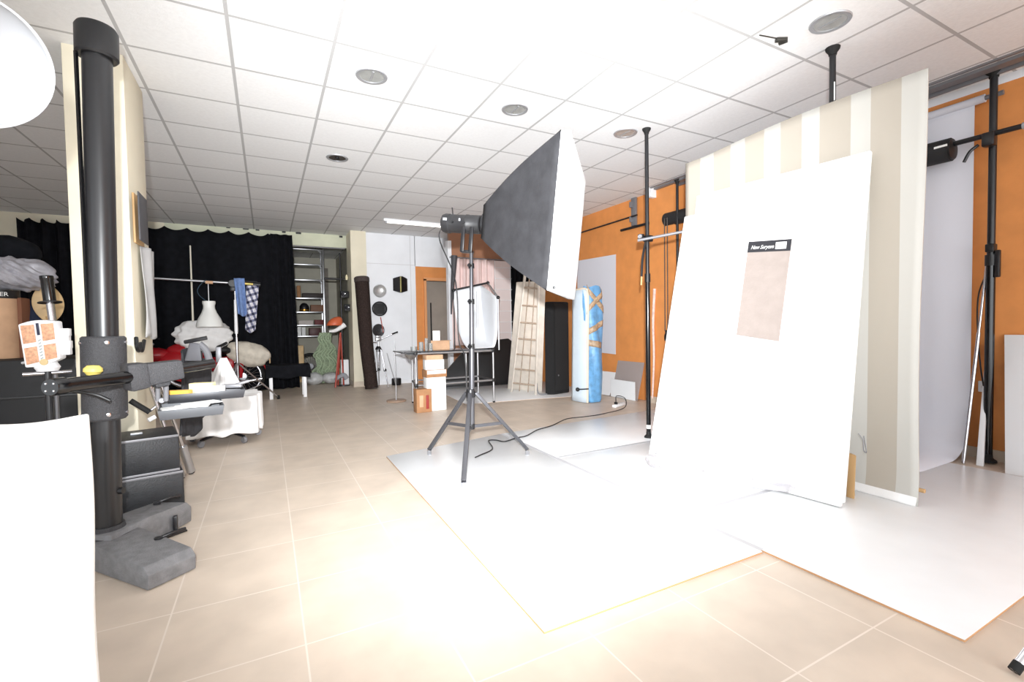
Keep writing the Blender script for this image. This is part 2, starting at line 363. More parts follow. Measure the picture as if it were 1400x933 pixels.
for z in (zc0+.03, zc1-.03):
    for a in (-2.6, -1.2, -.2): MB().lathe([(0, 0), (.009, 0), (.009, .006), (0, .008)], on_post(z) + V((cos(a)*.085, sin(a)*.085, 0)), V((cos(a), sin(a), 0)), 12).build('collar_bolt', chrome, cl)
# arm casting and crossbar in front of the collar
a0, a1 = T(178, 516, 2.14), T(244, 505, 2.30)
dirv = (a1-a0).normalized(); side = dirv.cross(V((0, 0, 1))).normalized(); upv = side.cross(dirv)
def obox(mb, c0, c1, h0, h1, w, bev):
    mb.hexa([c0-upv*h0/2-side*w/2, c1-upv*h1/2-side*w/2, c1-upv*h1/2+side*w/2, c0-upv*h0/2+side*w/2,
             c0+upv*h0/2-side*w/2, c1+upv*h1/2-side*w/2, c1+upv*h1/2+side*w/2, c0+upv*h0/2+side*w/2], bev)
    return mb
mb = MB(); AL = (a1-a0).length; obox(mb, a0-dirv*.02, a0+dirv*.06, .128, .118, .11, .014); obox(mb, a0+dirv*.05, a1+dirv*.01, .108, .092, .085, .012)
obox(mb, a0+dirv*.08-upv*.03, a0+dirv*(AL*.75)-upv*.045, .08, .05, .06, .012)
arm = mb.build('arm_casting', blk_crackle, st)
e0 = T(68, 530, 1.72)
MB().lathe([(0, 0), (.030, 0), (.033, .006), (.033, .055), (.028, .06), (.028, .40), (.031, .41), (.031, .47), (0, .47)], e0, (a0+dirv*.02-e0), 36).build('crossbar', blk_gloss, st)
eb = MB(); ex, ey = frame_of(a0-e0)
for k in range(4): eb.lathe([(0, 0), (.004, 0), (.003, -.002), (0, -.002)], e0 + (ex*cos(k*pi/2+.8)+ey*sin(k*pi/2+.8))*.019, a0-e0, 10)
eb.build('end_screw', chrome, st)
MB().tube(a1-dirv*.01, a1+dirv*.16, .024, n=24).build('arm_end_tube', blk_gloss, st)
k0 = T(127, 510, 2.12)
MB().lathe([(0, .045), (.022, .043), (.034, .03), (.035, .016), (.03, .012), (.022, 0), (0, 0)], k0 - V((0, 0, .01)), (0.05, 0, 1), 28).build('yellow_knob', yellow, st)
MB().lathe([(0, 0), (.036, 0), (.036, .018), (0, .02)], k0 - V((0, 0, .03)), (.05, 0, 1), 28).build('knob_base', blk_plastic, st)
MB().box(T(117, 523, 2.0), (.03, .01, .02), bev=.003).build('white_tag', paper_white, st)
lv = T(100, 535, 2.02)
MB().path([lv, T(130, 540, 2.05), T(150, 548, 2.08)], .008, sub=4).build('locking_lever', blk_plastic, st)
# tray clamps below the casting
for x in (216, 227): MB().tube(T(x, 512, 2.27), T(x, 548, 2.3), .011, n=14).build('tray_post', grey_metal, st)
# base: two heavy feet
def foot(end, w, h0, h1, name):
    d_ = (end-B); d_.z = 0; L = d_.length; d_.normalize(); s_ = V((-d_.y, d_.x, 0)); m_ = MB(); o_ = B - d_*.08
    prof = [(0, .0), (L*.62, 0), (L*.62, .03), (L*.70, .03), (L*.70, 0.002), (L+.08, .002), (L+.08, h1*.75), (L+.05, h1), (.22, h0), (0, h0)]
    prof = [(0, .004), (L+.08, .004), (L+.085, h1*.7), (L+.05, h1), (.22, h0), (0, h0)]
    m_.prism([o_ + d_*a + V((0, 0, b)) + s_*(-w/2) for a, b in prof], s_*w, .006)
    return m_.build(name, M('black_cast_iron_scuffed', (120, 120, 122), .75, var=.10, vs=26, bump=.4, bs=150), st)
FA, FB = V((-.40, 2.50, 0)), V((-.50, 3.27, 0))
foot(FA, .20, .125, .10, 'base_foot'); foot(FB, .19, .15, .125, 'base_foot')
MB().lathe([(0, .0), (.12, .0), (.12, .105), (.10, .125), (.075, .128), (.068, .17), (0, .17)], B, (0, 0, 1), 40).build('base_hub', blk_crackle, st)
for (x, y, D, s) in ((217, 735, 2.22, 1), (215, 685, 2.62, -1)):
    p = T(x, y+8, D); h = MB().lathe([(0, -.05), (.012, -.05), (.012, .0), (.018, .004), (.018, .028), (0, .03)], p, (0, 0, 1), 16).build('foot_lock', blk_metal, st)
    MB().path([p+V((0, 0, .022)), p+V((.05, .02, .032)), p+V((.10, .05, .03))], .008, sub=4).build('lock_handle', blk_metal, h)
MB().box(T(240, 718, 2.55), (.02, .03, .10), bev=.003).box(T(238, 730, 2.53), (.11, .05, .012), bev=.003, rz=.6).build('brake_pedal', blk_metal, st)
MB().lathe([(0, 0), (.016, 0), (.016, .02), (0, .022)], on_post(.33)+V((.05, -.02, 0)), (1, -.4, 0), 16).build('side_knob', blk_plastic, st)
# ================================================================== WHITE DISH LAMP (top left)
c = T(-39, 82, 1.12); ax = (T(160, 190, .95) - c).normalized()
lp = thing('dish_lamp', 'large white dish reflector lamp at the top left corner', 'studio lamp', (c.x-.35, c.y+.05, 0))
R_ = .152
pr = [(R_*sin(a), -R_*.62*(cos(a))) for a in [i*pi/2/14 for i in range(3, 15)]]
bowl = MB().lathe([(R_+.004, .003), (R_-.002, .004)] + [(r, h) for r, h in reversed(pr)] + [(r+.006, h-.006) for r, h in pr[:-1]] + [(R_+.004, -.002)], c, ax, 64, True)
bowl.build('reflector', dish_white, lp)
MB().ring(c, ax, R_+.001, .0028, 64, 8).build('rim', white_lam, lp)
bk = c - ax*(R_*.62)
MB().lathe([(0, .02), (.045, .02), (.05, 0), (.055, -.02), (.055, -.22), (.05, -.24), (0, -.24)], bk, ax, 32).build('lamp_head', blk_plastic, lp)
MB().lathe([(0, 0), (.012, 0), (.018, .02), (.018, .05), (.01, .07), (0, .07)], bk+ax*.01, ax, 24).build('flash_tube', M('frosted_flash_glass', (236, 236, 230), .3), lp)
sp_ = V((c.x-.40, c.y+.08, 0))
MB().path([bk-ax*.12, bk-ax*.12+V((-.06, .0, -.09)), V((sp_.x, sp_.y, bk.z-.14))], .012, sub=5).tube((sp_.x, sp_.y, .35), (sp_.x, sp_.y, bk.z-.12), .014).build('stand_pole', blk_metal, lp)
for k in range(3):
    a = 2.0 + k*2*pi/3; MB().tube(sp_+V((0, 0, .42)), sp_+V((cos(a)*.34, sin(a)*.34, .01)), .010).build('leg', blk_metal, lp)
# ================================================================== WHITE FOAM BOARD (front left)
q = [T(122, 568, 1.22), T(-160, 575, 1.02)]
zb = q[0].z
e1 = V((q[0].x, q[0].y, 0)); e2 = V((q[1].x, q[1].y, 0)); dn = (e1-e2).normalized(); nn = V((dn.y, -dn.x, 0))
if nn.y > 0: nn = -nn
wide = (e1-e2).length
def fb(u, v):
    lean = .06*(1-v)
    p = e2 + dn*(wide*u + .003*sin(9*v+1)*(1 if u > .9 else 0)) + nn*lean; p.z = .001 + (zb-.001)*v + (.006*sin(7*u) if v > .95 else 0); return p
o = MB().grid(fb, 24, 24).build('foam_reflector_board', white_foam, label='white polystyrene board standing in the front left corner', cat='reflector board', solid=.035, origin=e2)
bv = o.modifiers.new('soft', 'BEVEL'); bv.width = .006; bv.segments = 3
# ================================================================== SOFTBOX AND ITS STAND
C0 = V((2.059, 3.011, 1.847)); hd, ti, SW, SH = 2.299, .105, 1.127, 1.038
sn = V((sin(hd)*cos(ti), cos(hd)*cos(ti), -sin(ti))); sa = V((sin(hd-pi/2), cos(hd-pi/2), 0)); su = sa.cross(sn)
if su.z < 0: su = -su
HP = C0 - sn*.8
SP = V((HP.x-.03, HP.y-.06, 0)); SP = V((1.425, 3.44, 0))
ls = thing('softbox_light_stand', 'black softbox flash on a tall three-legged light stand, centre of the room', 'studio light', SP)
def rim(u, v, d): return C0 + sa*(SW/2*u) + su*(SH/2*v) + sn*d
apx = C0 - sn*.63
def pyr(face):
    # each side panel of the box runs from a small throat to the rim
    th = .125
    def f(i, t):
        u = -1 + 2*i
        if face == 0: a, b_ = (u, 1)
        elif face == 1: a, b_ = (1, -u)
        elif face == 2: a, b_ = (-u, -1)
        else: a, b_ = (-1, u)
        k = t; bul = .10*sin(pi*t**.7)*(1-t*.5)
        s0 = apx + sa*(th*a) + su*(th*b_); s1 = rim(a, b_, 0)
        e = .965+.035*abs(u)**2
        p = s0 + (s1-s0)*k
        ctr = apx + (C0-apx)*k
        return ctr + (p-ctr)*(1+bul)*(1 if True else e)
    return f
bx = MB()
for k in range(4): bx.grid(pyr(k), 12, 14)
bmesh.ops.remove_doubles(bx.bm, verts=bx.bm.verts, dist=.002); bmesh.ops.recalc_face_normals(bx.bm, faces=bx.bm.faces)
sbx = bx.build('softbox_body', softbox_cloth, ls, solid=.004, ang=40)
fr = MB()
for a, b_ in (((-1, -1), (1, -1)), ((1, -1), (1, 1)), ((1, 1), (-1, 1)), ((-1, 1), (-1, -1))):
    fr.hexa([rim(a[0], a[1], 0), rim(b_[0], b_[1], 0), rim(b_[0]*.985, b_[1]*.985, 0), rim(a[0]*.985, a[1]*.985, 0),
             rim(a[0]*1.004, a[1]*1.004, .062), rim(b_[0]*1.004, b_[1]*1.004, .062), rim(b_[0]*.985, b_[1]*.985, .062), rim(a[0]*.985, a[1]*.985, .062)], .004)
dif = M('white_diffuser_cloth', (246, 246, 246), .85, bump=.1, bs=30)
fr.build('front_lip', dif, ls)
def dfn(u, v):
    a, b_ = 2*u-1, 2*v-1
    return rim(a*.99, b_*.99, .058 + .035*(1-a*a)*(1-b_*b_) + .003*sin(14*u))
MB().grid(dfn, 20, 20).build('diffuser', dif, ls, solid=.003)
MB().lathe([(0, 0), (.012, 0), (.012, .012), (0, .014)], rim(-1.0, -.96, .05), -sa, 16).build('corner_button', blk_plastic, ls)
# ribs on the body edges
for a, b_ in ((-1, -1), (1, -1), (1, 1), (-1, 1)):
    MB().tube(apx + sa*(.125*a) + su*(.125*b_), rim(a, b_, 0), .004, n=8).build('rib', blk_plastic, ls)
# speed ring and head
MB().lathe([(0, -.005), (.085, -.005), (.09, .0), (.09, .03), (0, .03)], apx - sn*.03, sn, 36).build('speed_ring', blk_metal, ls)
hb = apx - sn*.05
MB().lathe([(0, 0), (.068, 0), (.074, -.006), (.074, -.10), (.077, -.105), (.077, -.125), (.074, -.13), (.074, -.26), (.079, -.265), (.079, -.30), (.070, -.325), (0, -.325)], hb, sn, 40).build('flash_head', M('black_ribbed_metal', (40, 40, 42), .45, bump=.1, bs=60), ls)
vd = -sa
for dd, w in ((-.285, .035), (-.16, .016)): MB().box(hb + sn*dd + vd*.077 + su*.02, (.008, w, .022), mat=Matrix((vd, sn, su)).transposed(), bev=.002).build('indicator_plate', silver_paint, ls)
for dd in (-.22, -.12): MB().lathe([(0, 0), (.010, 0), (.009, .012), (0, .012)], hb+sn*dd+vd*.074, vd, 14).build('knob', blk_plastic, ls)
MB().path([hb - sn*.25 + su*.075, hb - sn*.26 + su*.13], .005, sub=1).build('lever', blk_plastic, ls)
ty = hb - sn*.09
for s in (-1, 1):
    MB().box(ty + sn*(.035*s) - su*.13 - sa*.06, (.02, .03, .20), mat=Matrix((vd, sn, su)).transposed(), bev=.003).build('yoke', blk_metal, ls)
MB().box(ty - su*.225 - sa*.03, (.06, .10, .02), mat=Matrix((vd, sn, su)).transposed(), bev=.003).build('yoke_base', blk_metal, ls)
zt = ty.z - .22
pole_m = M('satin_black_tube', (84, 84, 88), .3, .5)
TPX = V((ty.x-.012, ty.y-.03, zt))
def onp(z): return SP + (TPX-SP)*((z-0)/zt)
MB().tube(onp(.28), onp(.95), .0225, n=24).tube(onp(.90), onp(1.30), .0185, n=24).tube(onp(1.28), TPX, .015, n=24).build('column', pole_m, ls)
for z in (.94, 1.30, zt-.12): 
    cc = MB().lathe([(0, -.02), (.024, -.02), (.024, .02), (0, .02)], onp(z), (0, 0, 1), 20).build('clamp', blk_plastic, ls)
    MB().lathe([(0, 0), (.012, .0), (.015, .012), (.012, .03), (0, .03)], onp(z)-sa*.02, (-.7, -.5, 0), 14).build('clamp_knob', blk_plastic, cc)
zh, zl = .57, .30
MB().lathe([(0, zh-.035), (.035, zh-.035), (.038, zh), (.03, zh+.03), (0, zh+.03)], SP, (0, 0, 1), 24).build('leg_hub', blk_metal, ls)
MB().lathe([(0, zl-.02), (.028, zl-.02), (.028, zl+.02), (0, zl+.02)], SP, (0, 0, 1), 24).build('brace_hub', blk_metal, ls)
for q in (Z(587, 622, .012), Z(634, 667, .012), Z(721, 622, .012)):
    d_ = q-SP; d_.z = 0; dn_ = d_.normalized(); s_ = V((-dn_.y, dn_.x, 0)); top = SP + dn_*.04 + V((0, 0, zh)); end = q + V((0, 0, .045)); ax_ = (end-top).normalized(); n_ = ax_.cross(s_)
    lg = MB().hexa([top-s_*.017-n_*.013, top+s_*.017-n_*.013, top+s_*.017+n_*.013, top-s_*.017+n_*.013, end-s_*.017-n_*.013, end+s_*.017-n_*.013, end+s_*.017+n_*.013, end-s_*.017+n_*.013], .003).build('leg', pole_m, ls)
    MB().lathe([(0, 0), (.008, 0), (.017, .014), (.019, .05), (0, .05)], q-V((0, 0, .011)), (0, 0, 1), 16).build('foot_tip', chrome, lg)
    t_ = (zh-zl)/(zh-.05); mid = top + (end-top)*t_
    b0 = SP + dn_*.02 + V((0, 0, zl)); b0.z = zl
    MB().hexa([b0-s_*.007-V((0, 0, .012)), b0+s_*.007-V((0, 0, .012)), b0+s_*.007+V((0, 0, .012)), b0-s_*.007+V((0, 0, .012)), mid-s_*.007-V((0, 0, .012)), mid+s_*.007-V((0, 0, .012)), mid+s_*.007+V((0, 0, .012)), mid-s_*.007+V((0, 0, .012))]).build('brace', pole_m, ls)
hc = hb - sn*.31
MB().path([hc - su*.05, hc - sn*.04 - su*.06, hc - sn*.03 - su*.16, V((SP.x-.10, SP.y+.02, 1.45)), V((SP.x-.085, SP.y+.02, 1.0)), V((SP.x-.03, SP.y+.03, .85)), V((SP.x-.02, SP.y+.03, .5))], .005, n=8).build('power_cord', blk_plastic, ls)
# power strip and cable on the floor
ps = Z(846, 556, .0); dirp = (Z(858, 552, 0)-Z(835, 559, 0)).normalized(); ra = atan2(dirp.y, dirp.x)
t = thing('power_strip', 'white power strip on the tiles beside the white floor panels', 'power strip', ps)
MB().box(ps+V((0, 0, .02)), (.27, .06, .036), rz=ra, bev=.008).build('body', white_lam, t)
for k in (-.08, 0, .08): MB().lathe([(0, .0), (.019, .0), (.019, .003), (0, .0015)], ps+V((cos(ra)*k, sin(ra)*k, .038)), (0, 0, 1), 20).build('socket', M('socket_grey', (190, 190, 188), .5), t)
MB().box(ps+V((cos(ra)*-.08, sin(ra)*-.08, .055)), (.035, .035, .03), bev=.006).build('plug', blk_plastic, t)
w = [ps+V((cos(ra)*-.08, sin(ra)*-.08, .07)), ps+V((-.06, -.03, .15)), ps+V((.02, -.1, .12)), ps+V((-.08, -.2, .02))] + [Z(x, y, .02) for x, y in ((825, 566), (800, 570), (775, 573), (755, 582), (735, 588), (720, 596), (706, 599), (690, 604), (678, 602), (668, 603))] + [SP+V((.30, .25, .02)), SP+V((.12, .12, .02)), SP+V((.05, .05, .03))]
MB().path(w, .0055, n=8).build('power_cable', blk_plastic, label='thin black power cable running across the white panels to the light stand', cat='cable', origin=ps)
# ================================================================== STRIPED BACKDROP AND WHITE BOARDS
XS = 3.33
def strp(u, v):
    y = 1.278 + 1.70*u
    z = .012 + 2.50*v
    x = XS + .022*sin(2.2*u+.6)*v + (.0 if v > .06 else -.02*(1-v/.06))
    if v > .9: z += .035*sin(pi*min(1, u*1.15))*(v-.9)/.1 - .03*(max(0, .16-u)/.16)**2*0
    y += (.012*sin(5*v) if u < .05 else 0)
    return (x, y, z)
ed = [1.27, 1.388, 1.541, 1.659, 1.846, 1.967, 2.119, 2.242, 2.399, 2.528, 2.688, 2.821, 2.96]
ed2 = [e-1.278 for e in ed]
cols = [stripe_w if i % 2 == 0 else stripe_b for i in range(12)]
sm = bandmat('striped_wallpaper', 'Y', ed2, cols, .7)
o = MB().grid(strp, 40, 40).build('striped_backdrop', sm, label='tall backdrop panel with beige and cream vertical stripes', cat='backdrop', solid=.012, origin=(XS, 1.278, 0))
MB().grid(lambda u, v: (XS-.009-.03*(1-v)**2*1, 1.283+1.2*u, .014+.10*v+.012*u*0), 10, 8).build('bottom_band', white_cloth, o, solid=.004)
MB().tube((XS+.005, 1.255, .105), (XS+.005, 1.6, .105), .012).build('bottom_batten', wood, o)
# stand that the backdrop leans on: floor to ceiling pole behind
def autopole(x, y, label, r=.021, low=.3):
    t = thing('autopole', label, 'studio pole', (x, y, 0), 'floor to ceiling black poles')
    MB().tube((x, y, .05), (x, y, 1.55), r*1.0, n=20).build('lower_tube', blk_gloss, t)
    MB().tube((x, y, 1.5), (x, y, HC-.03), r*.84, n=20).build('upper_tube', blk_metal, t)
    MB().lathe([(0, 0), (r*1.9, 0), (r*1.8, -.012), (r*1.1, -.035), (r*1.0, -.05), (0, -.05)], (x, y, HC), (0, 0, 1), 24).build('ceiling_pad', rubber, t)
    MB().lathe([(0, .0), (r*2.0, .0), (r*1.9, .012), (r*1.1, .03), (r*1.0, .06), (0, .06)], (x, y, .0135 if low else 0), (0, 0, 1), 24).build('foot_pad', rubber, t)
    MB().lathe([(0, 1.49), (r*1.25, 1.49), (r*1.25, 1.57), (0, 1.57)], (x, y, 0), (0, 0, 1), 20).build('locking_collar', blk_plastic, t)
    return t
t = autopole(3.195, 3.312, 'free-standing black floor-to-ceiling pole left of the striped backdrop')
MB().lathe([(.0212, 0), (.0222, 0), (.0222, .035), (.0212, .035)], (3.195, 3.312, .10), (0, 0, 1), 20, True).build('white_tape', paper_white, t)
t = autopole(3.40, 1.80, 'black floor-to-ceiling pole rising from behind the striped backdrop', .023)
MB().box((3.375, 1.775, 2.62), (.004, .006, .12), rz=.6).build('white_mark', paper_white, t)
t = autopole(4.66, 4.30, 'slim black pole in front of the orange pilaster, left of the striped backdrop', .020)
t = autopole(4.80, 1.43, 'thick black floor-to-ceiling pole at the right edge beside the orange wall', .027)
MB().path([(4.835, 1.44, 1.5), (4.87, 1.52, 1.25), (4.85, 1.50, .8), (4.83, 1.45, .45)], .005, n=8).build('crank_cord', blk_plastic, t)
cp = V((4.80, 1.43, 1.62)); MB().box(cp, (.07, .05, .06), bev=.006).build('lever_clamp', blk_plastic, t); MB().box(cp+V((-.01, -.04, -.12)), (.03, .03, .2), bev=.006).build('lock_lever', blk_metal, t)
# clamp with boom bars on the first pole
cp = T(884, 327, 4.42)
t = thing('pole_clamp', 'black clamp with a grey bar on the free-standing black pole', 'clamp', cp)
MB().box(cp+V((0, -.02, 0)), (.075, .06, .06), bev=.008).lathe([(0, 0), (.03, 0), (.03, .04), (0, .04)], cp+V((-.06, .01, .0)), (0, 0, 1), 18).build('clamp_body', blk_metal, t)
MB().tube(T(872, 329, 4.30), T(960, 312, 4.05), .013).build('grey_bar', grey_metal, t)
MB().path([cp+V((-.03, -.02, -.03)), cp+V((-.07, -.02, -.18)), cp+V((-.085, -.02, -.36))], .011, sub=4).build('handle', blk_metal, t)
MB().tube(cp+V((-.085, -.02, -.36)), cp+V((-.09, -.02, -.44)), .008).build('handle_tip', wood, t)
MB().lathe([(0, 0), (.02, 0), (.024, .01), (.02, .04), (0, .04)], cp+V((-.08, -.01, .0)), (-.8, -.5, .3), 14).build('wing_knob', chrome, t)
# background roller along the right wall
xr = 4.735; zr = 2.43
t = thing('backdrop_roller', 'black rolled backdrop on a long crossbar between the poles by the orange wall', 'backdrop roll', (xr, 3.0, zr))
MB().tube((xr, 1.12, zr+.01), (xr, 5.45, zr+.07), .019, n=16).build('crossbar', blk_metal, t)
MB().tube((xr, 1.00, zr+.01), (xr, 1.26, zr+.012), .024, n=16).build('bar_sleeve', silver_paint, t)
MB().tube((xr, 1.645, zr-.02), (xr, 4.55, zr+.04), .088, n=32).build('rolled_cloth', M('black_roll_cloth', (30, 30, 32), .7, bump=.2, bs=60), t)
MB().lathe([(0, 0), (.078, 0), (.078, -.012), (.02, -.02), (0, -.02)], (xr, 1.645, zr-.02), (0, 1, 0), 28).build('end_cap', blk_plastic, t)
MB().box((xr-.085, 1.68, zr-.0), (.004, .08, .016), rz=0).build('white_label', paper_white, t)
MB().box((xr, 1.43, zr-.02), (.07, .07, .10), bev=.01).build('pole_clamp', blk_metal, t)
MB().path([(xr, 1.49, zr-.04), (xr-.02, 1.53, zr-.08), (xr-.03, 1.56, zr-.15)], .011, sub=4).build('clamp_lever', blk_metal, t)
# chain hanging by the pilaster
pts = [V((4.62, 4.42, 2.34)), V((4.62, 4.42, 1.0))]
cm = MB()
for k in range(62):
    for s in (-.024, .024): cm.blob((4.636, 4.47+s, 2.46 - k*.0238), (.0085, .0085, .0115), n=1)
cm.path([(4.636, 4.446, 2.46), (4.636, 4.446, 1.0), (4.636, 4.494, 1.0), (4.636, 4.494, 2.46), (4.636, 4.446, 2.46)], .006, n=6, sub=1)
t = cm.build('roller_chain', M('dark_grey_chain', (74, 68, 64), .5), label='grey bead chain loop hanging from the backdrop roller', cat='chain', origin=(4.636, 4.47, 1.0))
MB().lathe([(0, 0), (.025, 0), (.03, .03), (.03, .07), (.018, .1), (.018, .13), (.01, .14), (0, .14)], (4.636, 4.47, .87), (0, 0, 1), 16).build('chain_weight', blk_plastic, t)
# wall bracket left of the pilaster
p = X(868, 285, 4.765)
t = thing('wall_bracket', 'grey metal roller bracket on the orange wall with a thin black rod', 'bracket', p)
MB().box(p+V((-.015, 0, -.02)), (.03, .10, .46), bev=.004).build('plate', grey_metal, t)
for zz_ in (.05, -.16): MB().box(p+V((-.05, .02, zz_)), (.06, .03, .08), bev=.006).build('hook', grey_metal, t)
MB().tube(X(871, 294, 4.70), X(795, 318, 4.70), .012).build('rod', blk_metal, t)
# the two leaning white boards
def wboard(y0, y1, xb0, xb1, xt, zt0, zt1, th, off, label):
    A, B_, C_, D_ = V((xb0, y0, .014)), V((xb1, y1, .014)), V((xt, y1, zt1)), V((xt, y0, zt0))
    n = (B_-A).cross(D_-A).normalized()
    if n.x > 0: n = -n
    def f(u, v):
        p = (A*(1-u)+B_*u)*(1-v) + (D_*(1-u)+C_*u)*v
        return p + n*off
    o = MB().grid(f, 4, 4).build('foam_board', white_foam, label=label, cat='board', group='leaning white foam boards', solid=th, origin=A)
    b_ = o.modifiers.new('soft', 'BEVEL'); b_.width = .008; b_.segments = 3; b_.limit_method = 'ANGLE'
    return A, B_, C_, D_, n, f
wboard(1.51, 2.80, 3.0, 2.94, 3.27, 2.125, 2.175, .03, -.005, 'taller white foam board just in front of the striped backdrop, behind another board')
A, B_, C_, D_, n_, f_ = wboard(1.485, 2.86, 2.935, 2.785, 3.215, 1.95, 2.0, .035, .02, 'front white foam board with a wallpaper sample stuck on it')
# tan wooden wedge at its base
p = Z(1163, 680, .013)
MB().prism([p+V((-.02, -.03, 0)), p+V((.05, .0, 0)), p+V((.05, .02, .26)), p+V((.02, -.02, .26))], (.0, .045, 0), .003).build('wooden_wedge', wood, label='small wooden wedge standing at the lower right of the white boards', cat='wood block', origin=p)
MB().path([p+V((.02, -.03, .4)), p+V((.03, -.05, .36)), p+V((.02, -.06, .3)), p+V((.05, -.06, .29)), p+V((.06, -.04, .38))], .003, n=6).build('wire_tie', grey_metal, label='twist of thin wire at the edge of the white board above the wooden wedge', cat='wire', origin=p)
# plastic film bundled below the board
def film(u, v):
    y = 2.74 - 1.0*u; xb = 2.80 + (2.74-y)*.11
    w_ = .02 + .30*sin(pi*min(1, .15+u*.9))*1.0
    x = xb - .03 - w_*v
    z = .016 + .06*sin(pi*v)*(.6+.4*sin(7*u+2))*(1-v*.3) + .008*sin(23*u+9*v) + .006*sin(31*v-12*u)+.01
    return (x, y + .02*sin(9*v), z)
MB().grid(film, 40, 16).build('plastic_film', plastic_film, label='crumpled clear plastic film on the floor below the white board', cat='plastic film', solid=.002, origin=(2.7, 2.3, .02))
# wallpaper sample
def onboard(x, y, off=.0):
    # sight line meets the front board plane
    d_ = ray(x, y); A2 = f_(0, 0) + n_*(.0185+off); t_ = (A2-CAMP).dot(n_)/d_.dot(n_); return CAMP + d_*t_
TL, TR, BR, BL = (1024, 331), (1083, 327), (1065, 467), (1007, 458)
q = [onboard(*p_) for p_ in (TL, TR, BR, BL)]
t = MB().slab(q, n_*.003).build('wallpaper_sample', poster_pink, label='narrow pale pink wallpaper sample with a black title strip on the white board', cat='sample sheet', origin=q[0])
def lerp(a, b_, k): return a + (b_-a)*k
hq = [q[0], q[1], lerp(q[1], q[2], .115), lerp(q[0], q[3], .115)]
MB().slab([p_+n_*.0031 for p_ in hq], n_*.001).build('title_strip', M('black_print', (36, 36, 42), .5), t)
wq = [lerp(lerp(hq[0], hq[1], a), lerp(hq[3], hq[2], a), b_) for a, b_ in ((.66, .2), (.90, .2), (.90, .8), (.66, .8))]
MB().slab([p_+n_*.0042 for p_ in wq], n_*.0006).build('white_label', paper_white, t)
def text_mesh(txt, size, mat, origin, xd, yd, parent, shear=.3, name='lettering'):
    cu = bpy.data.curves.new('txt', 'FONT'); cu.body = txt; cu.size = size; cu.shear = shear; cu.extrude = .0003; cu.offset = 0
    ob = bpy.data.objects.new('txt', cu); COL.objects.link(ob); dg = bpy.context.evaluated_depsgraph_get(); dg.update()
    me = bpy.data.meshes.new_from_object(ob.evaluated_get(dg)); bpy.data.objects.remove(ob)
    zd = xd.cross(yd); mt = Matrix((xd, yd, zd)).transposed().to_4x4(); mt.translation = origin
    off = V((0, 0, 0)); qq = parent
    while qq is not None: off += qq.location; qq = qq.parent
    me.transform(Matrix.Translation(-off) @ mt); me.materials.clear(); me.materials.append(mat)
    o = bpy.data.objects.new(name, me); COL.objects.link(o); o.parent = parent; return o
xd = (hq[1]-hq[0]).normalized(); yd = (hq[0]-hq[3]); yd = (yd - xd*yd.dot(xd)).normalized()
if xd.cross(yd).dot(n_) < 0: pass
hh = (hq[0]-hq[3]).length; ww = (hq[1]-hq[0]).length
bw = text_mesh('New Suryom', hh*.50, paper_white, lerp(hq[3], hq[2], .07) + yd*hh*.28 + n_*.0045, xd, yd, t, .35)
xs_ = [v.co.dot(xd) for v in bw.data.vertices]; x0_ = min(xs_); kx = .54*ww/(max(xs_)-x0_)
for v in bw.data.vertices: v.co += xd*((v.co.dot(xd)-x0_)*(kx-1))
wid = max(v.co.dot(xd) for v in bw.data.vertices) - min(v.co.dot(xd) for v in bw.data.vertices)
# ================================================================== RIGHT SIDE
# white seamless backdrop paper hanging by the orange wall and sweeping on to the floor
def scr(u, v):
    y = 1.56 + 2.6*u; s = v*3.6
    if s < 2.45: p = (4.88, 2.76-s)
    elif s < 2.95:
        a = (s-2.45)/.5*pi/2; R0 = .31; p = (4.88-R0*(1-cos(a)), .31-R0*sin(a)+.0135)
    else: p = (4.57-(s-2.95)*.75, .0145)
    return (p[0], y - (.05*v*0), max(p[1], .0145))
t = MB().grid(scr, 10, 60).build('paper_backdrop', screen_paper, label='white paper backdrop hanging behind the striped panel by the orange wall', cat='backdrop', solid=.003, origin=(4.88, 2.8, 2.76))
MB().tube((4.88, 1.50, 2.77), (4.88, 4.2, 2.77), .03, n=24).build('roll', screen_paper, t)
MB().tube((4.88, 1.40, 2.77), (4.88, 1.52, 2.77), .018).build('roller_end', grey_metal, t)
p0, p1 = T(1351, 345, 3.52), Z(1317, 634, .005)
MB().tube(p1, p1+(p0-p1)*.62, .011, n=18).tube(p1+(p0-p1)*.6, p0, .008, n=18).build('leaning_tube', chrome, label='slim silver tube leaning against the thick black pole', cat='tube', origin=p1)
b0, b1 = Z(1340, 637, .0), X(1350.5, 470, 4.935)
MB().hexa([b0+V((-.01, -.02, 0)), b0+V((.01, -.02, 0)), b0+V((.01, .02, 0)), b0+V((-.01, .02, 0)), b1+V((-.008, -.008, 0)), b1+V((.008, -.008, 0)), b1+V((.008, .008, 0)), b1+V((-.008, .008, 0))], .002).build('white_strip', white_lam, label='narrow white strip of board leaning by the outlet and black pole', cat='strip', origin=b0)
b0 = Z(1374, 648, 0); b1 = X(1373, 458, 4.91); ye = .45
MB().hexa([(b0.x, ye, .002), (b0.x+.02, ye, .002), (b0.x+.02, b0.y, .002), (b0.x, b0.y, .002), (b1.x, ye, b1.z), (b1.x+.02, ye, b1.z), (b1.x+.02, b1.y, b1.z), (b1.x, b1.y, b1.z)], .002).build('leaning_board', white_lam, label='white rectangular panel leaning on the orange wall at the right edge', cat='panel', origin=b0)
p = X(1348, 529, 4.94)
t = thing('wall_outlet', 'white square wall outlet on the orange wall at the right', 'outlet', p)
MB().box(p+V((-.006, 0, 0)), (.012, .085, .085), bev=.004).build('plate', white_lam, t)
